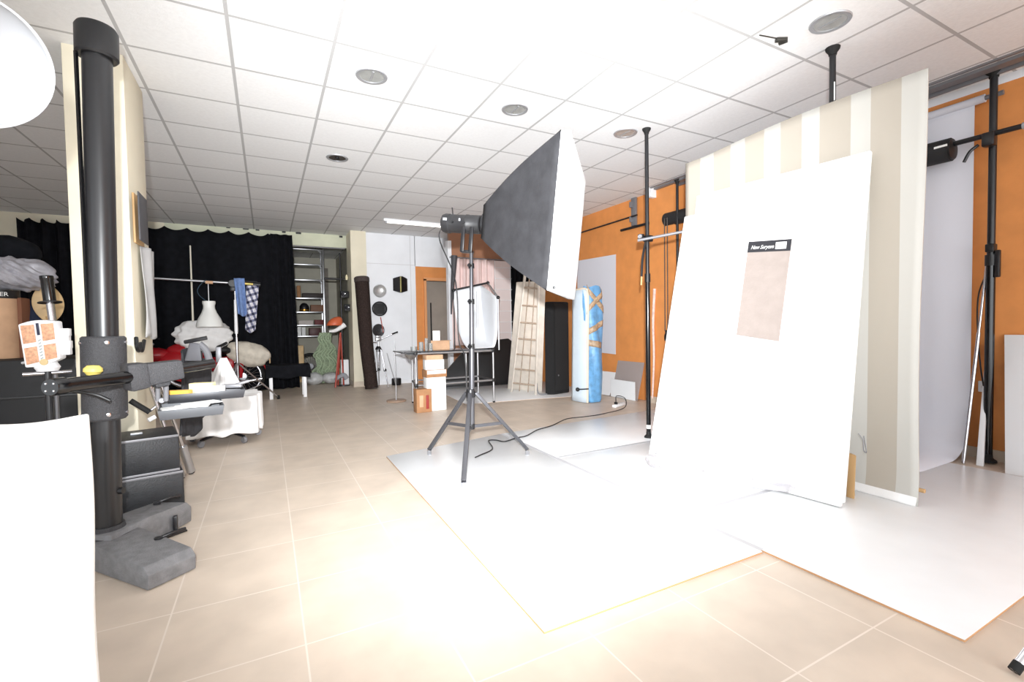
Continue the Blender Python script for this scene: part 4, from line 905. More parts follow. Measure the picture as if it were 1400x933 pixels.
def bandn(sock, p, w):
    a = N.new('ShaderNodeMath'); a.operation = 'FLOORED_MODULO'; L.new(sock, a.inputs[0]); a.inputs[1].default_value = p
    b_ = N.new('ShaderNodeMath'); b_.operation = 'LESS_THAN'; L.new(a.outputs[0], b_.inputs[0]); b_.inputs[1].default_value = w; return b_.outputs[0]
ad = N.new('ShaderNodeMath'); ad.operation = 'ADD'; L.new(bandn(sp2.outputs['X'], .07, .03), ad.inputs[0]); L.new(bandn(sp2.outputs['Z'], .09, .035), ad.inputs[1])
rp = N.new('ShaderNodeValToRGB'); rp.color_ramp.elements[0].color = rgb((218, 216, 222)); rp.color_ramp.elements[1].color = rgb((40, 42, 62)); e_ = rp.color_ramp.elements.new(.5); e_.color = rgb((120, 122, 146))
dv = N.new('ShaderNodeMath'); dv.operation = 'DIVIDE'; L.new(ad.outputs[0], dv.inputs[0]); dv.inputs[1].default_value = 2; L.new(dv.outputs[0], rp.inputs[0]); L.new(rp.outputs[0], N['Principled BSDF'].inputs['Base Color'])
MB().grid(hang(337, 354, 391, 455, 7.98, -4, 1.5), 20, 20).build('plaid_shirt', pm, label='black and white plaid cloth hanging at the right end of the boom', cat='cloth', solid=.012, origin=Y(345, 396, 7.96))
# ================================================================== BENCH
bz = Y(390, 500, 8.3).z
t = thing('bench', 'white legged bench under a black cloth in front of the black curtain', 'bench', (.3, 8.4, 0))
xl_, xr_ = Y(371, 540, 8.35).x, Y(417, 540, 8.35).x
for x in (xl_, xr_):
    for y in (8.28, 8.58): MB().box((x, y, bz*.46), (.05, .05, bz*.92), bev=.003).build('leg', white_lam, t)
MB().box(((xl_+xr_)/2, 8.43, bz-.06), (xr_-xl_+.06, .38, .08), bev=.005).build('seat', white_lam, t)
def cov(u, v):
    x0_, x1_ = xl_-.07, xr_+.08; x = x0_+(x1_-x0_)*u; s = v*.78
    if s < .2: y, z = 8.215-.0, bz-.2+s+.004
    elif s < .62: y, z = 8.215+(s-.2), bz+.004
    else: y, z = 8.635, bz+.004-(s-.62)
    return (x, y+.006*sin(20*u), z + .006*sin(9*u+5*v) + (.012*sin(11*u) if v < .02 else 0))
MB().grid(cov, 30, 26).build('cloth_cover', blk_cloth, t, solid=.008)
# ================================================================== MOTORCYCLE
YM = 8.85
def my(x, y, dy=0): p = Y(x, y, YM+dy); return p
wr = my(332, 517.5); RW = .33
wr = V((wr.x, YM, RW+.01))
WB = 1.48; wf = wr + V((-WB, 0, 0))
t = thing('motorcycle', 'red motorcycle with spoked wheels parked in front of the black curtain', 'motorcycle', (wr.x-WB/2, YM, 0))
def wheel(c):
    w_ = MB().ring(c, (0, 1, 0), RW-.035, .035, 56, 12).build('wheel', rubber, t)
    MB().lathe([(RW-.06, -.025), (RW-.065, 0), (RW-.06, .025), (RW-.072, .025), (RW-.078, 0), (RW-.072, -.025)], c, (0, 1, 0), 56, True).build('rim', chrome, w_)
    sm_ = MB()
    for k in range(28):
        a = 2*pi*k/28; b_ = a+.35*(1 if k % 2 else -1)
        sm_.tube(c+V((cos(b_)*.05, .03*(1 if k % 4 < 2 else -1), sin(b_)*.05)), c+V((cos(a)*(RW-.07), 0, sin(a)*(RW-.07))), .0028, n=6)
    sm_.build('spokes', chrome, w_)
    MB().lathe([(0, -.06), (.06, -.05), (.06, .05), (0, .06)], c, (0, 1, 0), 24).build('hub', alu, w_)
wheel(wr); wheel(wf)
def fender(c, a0_, a1_, R0, wd):
    def f(u, v):
        a = a0_+(a1_-a0_)*u; b_ = (v-.5)*2; R1 = R0+.02*(1-b_*b_); return c+V((cos(a)*R1, b_*wd, sin(a)*R1))
    return MB().grid(f, 24, 6)
fender(wr, .1, 2.5, RW+.02, .07).build('rear_fender', red_paint, t, solid=.006)
fender(wf, .6, 2.9, RW+.02, .07).build('front_fender', red_paint, t, solid=.006)
def mp(a, b_, c_=0): return V((wr.x+a*1.12, YM+c_, b_))
frm = MB().path([mp(0, RW+.01, -.08), mp(-.45, .36, -.08), mp(-.62, .30, -.06), mp(-.95, .45, 0), mp(-1.05, .86, 0)], .018, n=10).path([mp(-.05, RW, .08), mp(-.45, .36, .08), mp(-.62, .30, .06), mp(-.95, .45, 0)], .018, n=10).path([mp(.1, .70, 0), mp(-.4, .66, 0), mp(-1.0, .84, 0)], .02, n=10).path([mp(-.02, .36, -.09), mp(.02, .66, -.08)], .02, sub=1)
frm.build('frame', red_paint, t)
MB().tube(wf+V((0, -.08, 0)), mp(-1.05, .92, -.07), .02).tube(wf+V((0, .08, 0)), mp(-1.05, .92, .07), .02).build('fork', chrome, t)
MB().blob(mp(-.66, .80), (.30, .14, .13), lambda d: .08*d.x, 3).build('fuel_tank', red_paint, t)
MB().blob(mp(-.15, .78), (.34, .14, .07), lambda d: .05*d.x, 3).build('seat', M('black_vinyl', (24, 24, 25), .5), t)
eng = MB().box(mp(-.58, .40), (.30, .22, .20), bev=.03)
for k in range(6): eng.box(mp(-.62-.004*k, .52+.03*k), (.20, .20, .014), bev=.003)
eng.build('engine', M('cast_aluminium', (150, 150, 152), .45, .7), t)
MB().lathe([(0, 0), (.085, 0), (.085, .03), (.07, .045), (0, .05)], mp(-.42, .40, -.11), (0, -1, 0), 28).build('engine_cover', chrome, t)
MB().path([mp(-.72, .50, -.12), mp(-.85, .35, -.14), mp(-.6, .22, -.15), mp(-.1, .25, -.15), mp(.25, .30, -.15)], .028, n=12).build('exhaust', chrome, t)
MB().path([mp(-1.03, .98, -.33), mp(-1.0, 1.02, -.22), mp(-1.06, .96, -.06), mp(-1.06, .96, .06), mp(-1.0, 1.02, .22), mp(-1.03, .98, .33)], .012, n=10).build('handlebar', chrome, t)
for s in (-1, 1): MB().tube(mp(-1.03, .98, .36*s), mp(-1.02, .995, .24*s), .018).build('grip', rubber, t)
MB().lathe([(0, .0), (.06, .01), (.088, .05), (.088, .11), (.07, .125), (0, .125)], mp(-1.08, .86), (-1, 0, 0), 24).build('headlight', red_paint, t)
MB().blob(mp(-.80, .62), (.24, .17, .17), lambda d: .1*d.z, 3).build('leg_shield', red_paint, t)
MB().blob(mp(-1.12, .74), (.30, .15, .12), lambda d: .12*d.x, 3).build('front_cowl', red_paint, t)
MB().box(mp(.28, .62), (.06, .14, .07), bev=.012).build('tail_light', M('red_lens', (180, 30, 30), .2), t)
MB().box(mp(.36, .60), (.02, .16, .12), bev=.004).build('number_plate', M('plate_tan', (190, 160, 120), .5), t)
MB().path([mp(-.02, RW+.02, -.10), mp(.0, .66, -.10)], .03, sub=1).build('shock_absorber', red_paint, t)
MB().box(mp(-.25, .55, -.06), (.34, .06, .20), bev=.03).build('side_panel', red_paint, t)
# sacks on the motorcycle
p = my(283, 462, -.02)
MB().blob(V((p.x-.03, YM, p.z+.03)), (.42, .25, .25), lambda d: wob(d, .13, 2.2)+.035*sin(14*d.z+6*d.x+3*d.y)+.02*sin(23*d.x-9*d.z), 5).build('white_bundle', white_cloth, label='large puffy white cloth bundle lying on the motorcycle', cat='bundle', origin=(p.x, YM, p.z))
p = my(338, 485, -.02)
MB().blob(V((p.x+.02, YM-.02, p.z+.01)), (.31, .22, .19), lambda d: wob(d, .10, 5.1)+.05*(abs(sin(3*d.z+1))-.5)+.015*sin(19*d.x+5*d.y), 5, R=Matrix.Rotation(.30, 3, 'Y')).build('cream_sack', cream_cloth, label='cream sack lying over the tail of the motorcycle', cat='sack', origin=(p.x, YM, p.z))
# ================================================================== STORE ROOM BEHIND THE OPENING
YS = 11.4
xs0, xs1 = Y(395, 400, YS).x, Y(443, 400, YS).x
t = thing('shelving_unit', 'tall grey metal shelving unit in the store behind the curtain', 'shelving', (xs0, YS, 0))
ztop = Y(440, 339, YS).z
for x in (xs0, xs1):
    for y in (YS, YS+.45): MB().box((x, y, ztop/2), (.035, .035, ztop), bev=.002).build('post', alu, t)
lev = [Y(425, yy, YS).z for yy in (341, 362, 383, 408, 427, 445, 460)]
for z in lev: MB().box(((xs0+xs1)/2, YS+.225, z), (xs1-xs0, .46, .028), bev=.003).build('shelf', alu, t)
def sx(px): return Y(px, 400, YS).x
def shelf_item(px0, px1, y0, li, mat, name, label, cat, bev=.01, dy=.1):
    z0 = lev[li]+.0145; z1 = Y(425, y0, YS+dy).z; x0_, x1_ = Y(px0, 400, YS+dy).x, Y(px1, 400, YS+dy).x
    return MB().box(((x0_+x1_)/2, YS+dy+.08, (z0+z1)/2), (x1_-x0_, .2, z1-z0), bev=bev).build(name, mat, label=label, cat=cat, origin=((x0_+x1_)/2, YS+dy+.08, z0))
shelf_item(413, 443, 401, 3, M('dark_brown_box', (44, 34, 30), .6), 'dark_box', 'flat dark box on the fourth shelf of the metal shelving', 'box')
shelf_item(406, 411, 391, 3, brown_card, 'brown_box', 'small brown box at the left of the fourth shelf', 'box')
shelf_item(424, 443, 417, 4, M('chestnut_box', (122, 82, 58), .6), 'brown_box', 'chestnut brown box right of the dark lamp on the shelf', 'box')
p = V((sx(416), YS+.16, lev[4]+.0145)); tt = thing('dark_lamp', 'dark rounded lantern with a golden glint on the metal shelf', 'lantern', p)
MB().lathe([(0, 0), (.07, 0), (.10, .05), (.10, .12), (.06, .18), (.02, .20), (0, .20)], p, (0, 0, 1), 20).build('body', blk_plastic, tt); MB().lathe([(.103, .02), (.106, .05), (.09, .06)], p, (0, 0, 1), 20).build('gold_band', M('gold_band', (200, 150, 60), .3, .8), tt)
shelf_item(407, 427, 438.5, 5, M('pale_folder', (206, 196, 190), .7), 'pale_folder', 'pale flat folder under the brown box on the metal shelf', 'folder', .003)
shelf_item(429, 441, 437.5, 5, M('dark_red_book', (104, 34, 36), .6), 'red_book', 'dark red book on the shelf right of the pale folder', 'book', .003)
shelf_item(421, 437, 448.5, 6, M('maroon_box', (74, 30, 30), .5), 'maroon_box', 'maroon box on the lowest visible metal shelf', 'box')
shelf_item(405, 410, 447, 6, paper_white, 'white_binder', 'left white binder on the lowest metal shelf', 'binder', .003); shelf_item(411, 416, 447.5, 6, paper_white, 'white_binder', 'white binder on the lowest metal shelf, right of its twin', 'binder', .003)
# spoked wire wheel and carton under the shelves
p = Y(424, 487, 10.9)
tt = thing('wire_wheel', 'black and silver spoked wire wheel on the floor under the shelving', 'reel', V((p.x, 10.9, 0)))
MB().ring(V((p.x, 10.9, .30)), (0, 1, 0), .26, .03, 40, 10).build('tyre', rubber, tt)
wm = MB()
for k in range(24):
    a = 2*pi*k/24; wm.tube(V((p.x, 10.9, .30)), V((p.x+cos(a)*.24, 10.9, .30+sin(a)*.24)), .005, n=6)
wm.lathe([(0, -.03), (.06, -.03), (.06, .03), (0, .03)], V((p.x, 10.9, .30)), (0, 1, 0), 18); wm.build('spokes', grey_metal, tt)
pc_ = Y(407, 490, 10.8); MB().box((pc_.x, 10.8, .38), (.22, .3, .76), bev=.004).build('tall_carton', tan_wood, label='tall tan carton in the store at the curtain edge', cat='box', origin=(pc_.x, 10.8, 0))
# green net
p = V((Y(449, 490, 10.3).x, 10.3, 0))
def net(u, v):
    a = 2*pi*u; R0 = .06+.21*(1-v)**.8+.02*sin(9*a)+.03*sin(14*v+2*a); h = 1.02*v
    return V((p.x-.06*v+cos(a)*R0*1.1+.02*sin(20*v), p.y+sin(a)*R0*.5, .004+h))
gn = MB().grid(net, 60, 30); bmesh.ops.remove_doubles(gn.bm, verts=gn.bm.verts, dist=.0005); bmesh.ops.holes_fill(gn.bm, edges=[e_ for e_ in gn.bm.edges if e_.is_boundary], sides=0)
ng = gn.build('green_net', green_net, label='heap of green netting draped in the store beside the shelving', cat='netting', origin=p)
nm = MB()
for k in range(16):
    u0 = k/16; nm.path([V(net(u0+.03*sin(i*2.2), i/9)) + V((0, -.012, 0)) for i in range(10)], .009, n=6, sub=3)
nm.build('strands', M('pale_green_strand', (176, 192, 160), .9), ng)
for px, lab, sd, rx in ((429, 'left clear plastic bag on the store floor', 1., .18), (454, 'clear plastic bag on the store floor under the green netting', 3., .20)):
    q = Z(px, 516, 0); q = V((Y(px, 512, 9.95).x, 9.95, .12)); MB().blob(q, (rx, .16, .12), lambda d: wob(d, .14, sd), 3).build('plastic_bag', M('pale_clear_bag', (214, 214, 214), .3, var=.1, vs=14, bump=.6, bs=24, alpha=.8), label=lab, cat='bag', group='plastic bags in the store', origin=q)
# red tripod with orange hood and white tray
rb = V((Y(465, 520, 9.28).x, 9.28, 0)); zhr = Y(468, 455, 9.28).z
t = thing('red_stand', 'red metal stand with an orange hood beside the cream pillar', 'stand', rb)
MB().tube((rb.x+.03, rb.y, zhr), (rb.x-.10, rb.y-.1, .006), .016).build('leg', red_metal, t)
MB().tube((rb.x+.03, rb.y, zhr), (rb.x+.08, rb.y+.12, .006), .014).build('leg', red_metal, t); MB().tube((rb.x+.03, rb.y, zhr), (rb.x-.02, rb.y+.16, .006), .014).build('leg', red_metal, t)
hp_ = Y(465, 440, 9.26)
def hood(u, v):
    a = -pi*.1+pi*1.2*u; b_ = pi*.55*v; return hp_+V((-.02+sin(b_)*cos(a)*.13-.09*v, sin(b_)*sin(a)*-.10, cos(b_)*.14-.05))
MB().grid(hood, 20, 12).build('hood', orange_pl, t, solid=.01)
MB().path([hp_+V((-.2, -.02, -.18)), hp_+V((-.08, -.03, -.16)), hp_+V((.08, -.02, -.06))], .05, n=12, rads=(.02, .05)).build('white_cover', white_cloth, t)
# black flash heads on a pole beside the pillar
pp = V((Y(466, 400, 9.45).x, 9.45, 0)); 
t = thing('flash_pole', 'dark vertical pole with small black flash heads beside the cream pillar', 'light stand', pp)
zz1 = Y(466, 346, 9.45).z
MB().tube((pp.x, pp.y, .02), (pp.x, pp.y, zz1), .014).build('pole', blk_metal, t)
MB().lathe([(0, 0), (.12, 0), (.12, .015), (0, .02)], pp+V((0, 0, .001)), (0, 0, 1), 20).build('foot', blk_metal, t)
for y_, px in ((403, 471), (421, 476)):
    q = Y(px, y_, 9.38); h_ = MB().box(q, (.15, .12, .13), bev=.015).build('flash_head', blk_plastic, t); MB().lathe([(0, 0), (.04, 0), (.045, .04), (.03, .05), (0, .045)], q+V((-.03, -.06, 0)), (0, -1, 0), 18).build('lens', M('lens_glass', (40, 40, 46), .1), h_)
q = Y(474, 383, 9.4); MB().lathe([(0, 0), (.02, 0), (.026, .05), (.012, .1), (0, .1)], q, (0, 0, 1), 14).build('bulb', M('cream_bulb', (240, 228, 190), .3), t)
MB().tube(Y(443, 381, 9.45), Y(470, 382, 9.45), .02).build('side_arm', blk_metal, t)
p0, p1 = Y(446, 367, 12.8), Y(448, 470, 12.6)
MB().hexa([p1+V((-.05, 0, -1.0)), p1+V((.05, 0, -1.0)), p1+V((.05, .03, -1.0)), p1+V((-.05, .03, -1.0)), p0+V((-.04, 0, 0)), p0+V((.04, 0, 0)), p0+V((.04, .03, 0)), p0+V((-.04, .03, 0))]).build('grey_plank', M('grey_plank', (134, 126, 118), .7, var=.1, vs=9), label='grey wooden plank leaning in the store right of the shelving', cat='plank', origin=p1)
b0 = V((Y(471, 500, 9.6).x, 9.6, .0)); zc_ = Y(471, 492, 9.6).z
MB().box((b0.x, b0.y, zc_/2+.002), (.14, .12, zc_), bev=.004).build('white_canister', white_lam, label='narrow white box on the floor against the cream pillar side', cat='box', origin=b0)
MB().path([Y(458, 520, 9.3), Y(463, 516, 9.3), Y(470, 513, 9.3), Y(474, 518, 9.3)], .04, n=10, rads=(.03, .05)).build('grey_shoe_bag', M('grey_bag_cloth', (150, 150, 156), .8), label='small grey cloth bag lying at the foot of the red stand', cat='bag', origin=Y(466, 518, 9.3))
# ================================================================== LEFT CLUTTER
# flight case stack behind the column
ang = .28
t = thing('flight_case', 'upper black case with metal edges in the stack behind the studio column', 'case', (-.80, 3.62, .24), 'black equipment cases')
def case(t, c, sz, rz):
    MB().box(c, sz, rz, .012).build('body', M('black_case_vinyl', (30, 32, 36), .5, var=.15, vs=30, bump=.2, bs=120), t)
    R = Matrix.Rotation(rz, 3, 'Z')
    for s in (-1, 1): MB().box(c+R @ V((0, -sz[1]/2, s*(sz[2]/2-.008)))+V((0, 0, 0)), (sz[0]*.99, .006, .014), rz, .001).build('edge_strip', grey_metal, t)
    MB().lathe([(0, 0), (.022, 0), (.022, .006), (0, .008)], c+R @ V((-.05, -sz[1]/2, .02)), R @ V((0, -1, 0)), 18).build('lock_plate', chrome, t)
    MB().box(c+R @ V((.06, 0, sz[2]/2+.006)), (.06, .03, .012), rz, .003).build('top_catch', silver_paint, t)
case(t, V((-.79, 3.60, .355)), (.52, .34, .225), .22)
t = thing('flight_case', 'lower black case on the tiles behind the studio column base', 'case', (-.80, 3.62, 0), 'black equipment cases')
case(t, V((-.79, 3.60, .122)), (.55, .36, .24), .22)
# silver tripod leaning against pillar and cases
t = thing('folded_tripod', 'silver tripod with thick tubes and a black handle leaning by the cases', 'tripod', Z(258, 655, 0))
for dx in (0, 14):
    b_ = Z(248+dx, 655-dx*.6, .01); a = T(203+dx, 520, 3.30)
    m_ = lerp(a, b_, .62)
    lg = MB().tube(a, lerp(a, b_, .8), .013, n=16).build('leg', chrome, t); MB().tube(lerp(a, b_, .70), lerp(a, b_, .985), .029, n=18).build('leg_section', alu, lg)
    MB().lathe([(0, 0), (.022, 0), (.018, .02), (0, .02)], b_, a-b_, 14).build('leg_end', rubber, lg)
MB().tube(T(178, 548, 2.8), T(205, 564, 2.85), .016).build('handle_grip', rubber, t); MB().tube(T(204, 563, 2.85), T(213, 556, 2.87), .008).build('handle_rod', chrome, t)
MB().tube(T(203, 575, 2.85), T(212, 570, 2.88), .013).build('collar_screw', white_lam, t)
# trays
def tray(pxa, pxb, ytop, D0, D1, h, mat, name, label):
    zt = T((pxa+pxb)/2, ytop, D0).z
    c0 = T(pxa, ytop, D0); dy = T((pxa+pxb)/2, ytop, D0)-CAMP; dy.z = 0; dy.normalize(); dx = V((dy.y, -dy.x, 0)); wd = D1-D0
    rb_ = ray(pxb, ytop); nb_ = V((rb_.y, -rb_.x, 0)); L_ = -(V((c0.x, c0.y, 0)).dot(nb_))/dx.dot(nb_)
    c0 = V((c0.x, c0.y, zt))
    t = thing(name, label, 'tray', c0+dx*L_/2+dy*wd/2-V((0, 0, h)), 'equipment trays')
    MB().hexa([c0+dx*.02-V((0, 0, h))+dy*.01, c0+dx*(L_-.02)-V((0, 0, h))+dy*.01, c0+dx*(L_-.02)+dy*(wd-.01)-V((0, 0, h)), c0+dx*.02+dy*(wd-.01)-V((0, 0, h)),
               c0+dx*.02-V((0, 0, h-.004))+dy*.01, c0+dx*(L_-.02)-V((0, 0, h-.004))+dy*.01, c0+dx*(L_-.02)+dy*(wd-.01)-V((0, 0, h-.004)), c0+dx*.02+dy*(wd-.01)-V((0, 0, h-.004))]).build('tray_floor', mat, t)
    cs = [c0, c0+dx*L_, c0+dx*L_+dy*wd, c0+dy*wd]; ct = sum(cs, V())/4
    for i in range(4):
        a, b_ = cs[i], cs[(i+1) % 4]; ia, ib = lerp(a, ct, .03), lerp(b_, ct, .03); oa, ob = lerp(a, ct, .06)-V((0, 0, h)), lerp(b_, ct, .06)-V((0, 0, h))
        MB().hexa([oa, ob, lerp(ob, ct-V((0, 0, h)), .03), lerp(oa, ct-V((0, 0, h)), .03), a, b_, ib, ia], .001).build('tray_wall', mat, t)
    return c0, dx, dy, L_, wd, h
tm = M('grey_sheet_metal', (78, 80, 84), .55, .15); td = M('dark_sheet_metal', (52, 53, 57), .45, .3)
c0, dx, dy, L_, wd, h_ = tray(215, 307, 562, 2.14, 2.42, .046, tm, 'tool_tray', 'grey metal tray with papers hanging in front of the dark tray')
fl = c0-V((0, 0, h_-.006))
for i, (a, b_, r_) in enumerate(((.3, .5, .2), (.5, .4, -.15), (.66, .55, .35))):
    q = fl+dx*L_*a+dy*wd*b_+V((0, 0, .030+.006*i)); MB().box(q, (.15, .10, .004), rz=atan2(dx.y, dx.x)+r_).build('paper_sheet', paper_white, label=['white paper sheet at the left of the grey tray', 'white paper sheet in the middle of the grey tray', 'white paper sheet at the right of the grey tray'][i], cat='paper', group='papers in the grey tray', origin=q)
c1, dx, dy, L_, wd, h_ = tray(225, 336, 540, 2.36, 2.60, .045, td, 'tool_tray', 'dark metal tray with yellow boxes behind the grey tray')
fl = c1-V((0, 0, h_-.006))
q = fl+dx*L_*.45+dy*wd*.6+V((0, 0, .042)); MB().box(q, (.11, .06, .07), rz=-.35, bev=.002).build('yellow_box', M('pale_yellow_card', (236, 222, 170), .7), label='pale yellow box standing in the dark tray', cat='box', origin=q)
q = fl+dx*L_*.16+dy*wd*.3+V((0, 0, .03)); MB().box(q, (.11, .04, .045), rz=-.35, bev=.002).build('orange_yellow_box', M('orange_yellow_card', (226, 170, 70), .7), label='small orange-yellow box at the left end of the dark tray', cat='box', origin=q)
q = fl+dx*L_*.55+dy*wd*.35+V((0, 0, .034)); MB().box(q, (.12, .07, .055), rz=-.42, bev=.002).build('white_card_box', paper_white, label='white card box in the dark tray in front of the yellow box', cat='box', origin=q)
q = fl+dx*L_*.84+dy*wd*.5+V((0, 0, .05)); MB().box(q, (.10, .03, .02), rz=-.3, bev=.004).tube(q, q+V((.08, .02, .02)), .008).build('metal_tool', grey_metal, label='grey metal tool lying at the right end of the dark tray', cat='tool', origin=q)
# tray bracket arm joining both trays to the column stand
MB().tube(T(221, 548, 2.29), T(232, 548, 2.42), .012).build('tray_bar', grey_metal, st)
# black coat over the arm end
def coat(u, v):
    px = 246+44*u+ (6*(1-v))*u; x0_ = 2.66+.35*u
    if v > .75: k = (v-.75)/.25; yy = 491-16*sin(pi*min(1, u*1.2+.1)); p = T(px-6*k*0, yy, x0_+.10+.10*k)
    else:
        k = v/.75; ytop = 491-16*sin(pi*min(1, u*1.2+.1)); ybot = 596 if u < .55 else 596-(u-.55)*90
        p = T(px-10*(1-k)*(u), ybot+(ytop-ybot)*k, x0_+.10)
    return p + (fh*(.03*sin(22*u+2*v)))*(1-.3*v)
MB().grid(coat, 50, 40).build('dark_coat', coat_cloth, label='charcoal cloth coat draped over the end of the studio stand arm', cat='coat', solid=.008, origin=T(270, 490, 2.7))
# camera support head on top
p = T(262, 478, 2.75)
t = thing('camera_head', 'grey black camera pan head above the draped coat', 'camera head', p)
MB().hexa([T(252, 494, 2.78), T(276, 494, 2.78), T(276, 494, 2.86), T(252, 494, 2.86), T(259, 468, 2.78), T(273, 470, 2.78), T(273, 470, 2.86), T(259, 468, 2.86)], .008).build('body', M('grey_head_casting', (84, 84, 88), .5), t)
MB().path([T(253, 468, 2.78), T(268, 465, 2.78), T(283, 462, 2.8)], .012, sub=3).build('handle', blk_plastic, t)
MB().path([T(272, 470, 2.8), T(282, 480, 2.82), T(288, 500, 2.84)], .02, sub=4).build('strap', M('grey_strap', (90, 90, 94), .7), t)
p = T(299, 487, 4.80)
t = thing('clamp_head', 'small grey clamp with a black lever on top of the white covered chair', 'clamp', p)
MB().box(T(299, 485, 4.80), (.05, .04, .16), bev=.006).build('body', grey_metal, t); MB().path([T(297, 475, 4.8), T(304, 472, 4.8), T(310, 469, 4.8)], .014, sub=3).build('lever', blk_plastic, t)
# chair under a white sheet
cb_ = V((-.40, 5.45, 0))
t = thing('covered_chair', 'low chair on casters under a white sheet behind the trays', 'chair', cb_)
def dr(u, v):
    a = 2*pi*u; k = 1-v
    R0 = .31 if v < .50 else (.31-.14*((v-.5)/.06) if v < .56 else .17-.15*(v-.56)/.44)
    zz_ = .10+.36*min(1, v/.5) if v < .56 else .46+.36*((v-.56)/.44)
    sq = 1/max(abs(cos(a)), abs(sin(a)))**.6
    off = V((.0, .12, 0))*max(0, (v-.55)/.45)
    return cb_ + off + V((cos(a)*R0*sq*1.05, sin(a)*R0*sq*.9, zz_ + .012*sin(9*a)*(1-v))) + V((cos(a), sin(a), 0))*.014*sin(15*a+3*v)*(1-v*.6)
db = MB().grid(dr, 80, 30); bmesh.ops.remove_doubles(db.bm, verts=db.bm.verts, dist=.0005); bmesh.ops.holes_fill(db.bm, edges=[e_ for e_ in db.bm.edges if e_.is_boundary and e_.verts[0].co.z > .6], sides=0)
db.build('white_sheet', white_cloth, t, solid=.006)
MB().tube(cb_+V((0, 0, .08)), cb_+V((0, 0, .40)), .03).build('gas_column', blk_metal, t)
MB().box(cb_+V((0, 0, .41)), (.46, .44, .05), bev=.02).build('seat', blk_cloth, t)
for k in range(5):
    a = .3+2*pi*k/5; e_ = cb_+V((cos(a)*.30, sin(a)*.30, .07)); lg = MB().tube(cb_+V((0, 0, .10)), e_, .016, .012).build('leg', blk_metal, t)
    MB().lathe([(0, -.014), (.03, -.014), (.033, 0), (.03, .014), (0, .014)], e_-V((0, 0, .035)), (sin(a), -cos(a), 0), 16).build('caster', grey_metal, lg)
# ---- things on the pillar
xf = -.782
t = thing('clipboard', 'brown clipboard hanging on the side of the near cream pillar', 'clipboard', X(186, 300, xf+.02))
y0_, y1_ = X(191, 300, xf).y, X(182, 300, xf).y
zt1, zb1 = X(186, 270, xf).z, X(186, 334, xf).z
MB().box((xf+.010, (y0_+y1_)/2, (zt1+zb1)/2), (.012, abs(y0_-y1_)+.06, zt1-zb1), bev=.002).build('board', wood, t); MB().box((xf+.02, (y0_+y1_)/2, zt1-.01), (.02, .06, .03), bev=.004).build('clip', blk_metal, t)
MB().box((xf+.030, (y0_+y1_)/2, zt1-.02), (.02, .03, .02), bev=.004).build('red_clip', red_paint, t)
zt1, zb1 = X(196, 272, xf+.05).z, X(196, 333, xf+.05).z; ym = X(197, 300, xf+.05).y
ya_, yb_ = X(190, 300, xf+.06).y, X(201, 300, xf+.06).y
MB().box((xf+.06, (ya_+yb_)/2, (zt1+zb1)/2), (.008, abs(yb_-ya_), zt1-zb1), bev=.002).build('grey_card', dark_card, label='dark grey card hanging on the near pillar beside the clipboard', cat='card', origin=(xf+.05, ym, zt1))
def gb(u, v):
    y = 4.10+.30*u; z = X(190, 463, xf+.05).z; z1_ = X(190, 330, xf+.05).z
    return (xf+.025+.02*sin(pi*u)+.012*sin(11*u+4*v), y+.01*sin(7*v), z+(z1_-z)*v+.015*sin(9*u)*(1-v))
MB().grid(gb, 24, 24).build('garment_bag', garment_film, label='grey plastic garment bag hanging on the near pillar under the cards', cat='bag', solid=.006, origin=(xf+.03, 4.25, 1.1))
MB().path([X(186, 462, xf+.04), X(187, 474, xf+.05), X(190, 480, xf+.05), X(192, 470, xf+.05), X(194, 480, xf+.05), X(197, 466, xf+.04)], .012, n=8).build('cable_coil', blk_plastic, label='small black cable coil below the grey garment bag', cat='cable', origin=X(190, 470, xf+.05))
# ---- dark trunk and stack at far left
D0 = 3.15
zt2 = T(50, 492, D0).z
pa, pb2 = T(-90, 490, 3.0), T(112, 493, 3.3)
e1_, e2_ = V((pa.x, pa.y, 0)), V((pb2.x, pb2.y, 0)); dd = (e2_-e1_).normalized(); nn2 = V((-dd.y, dd.x, 0)); ln = (e2_-e1_).length
tr = thing('equipment_case', 'big black equipment case at the left edge behind the white board', 'case', e1_+dd*ln/2+nn2*.3)
cc = e1_+dd*ln/2+nn2*.3; rz_ = atan2(dd.y, dd.x)
MB().box(cc+V((0, 0, zt2/2+.001)), (ln, .6, zt2-.002), rz_, .015).build('body', M('trunk_black', (20, 20, 23), .6, var=.2, vs=8), tr)
for s in (-1, 1): MB().box(cc+dd*(s*(ln/2-.01))-nn2*.3+V((0, 0, zt2-.04)), (.05, .02, .06), rz_, .004).build('corner_plate', grey_metal, tr)
MB().box(cc-nn2*.302+V((0, 0, zt2*.72)), (ln*.98, .008, .015), rz_, .002).build('lid_seam', blk_metal, tr)
def on_trunk(px, D): p = T(px, 480, D); return V((p.x, p.y, zt2))
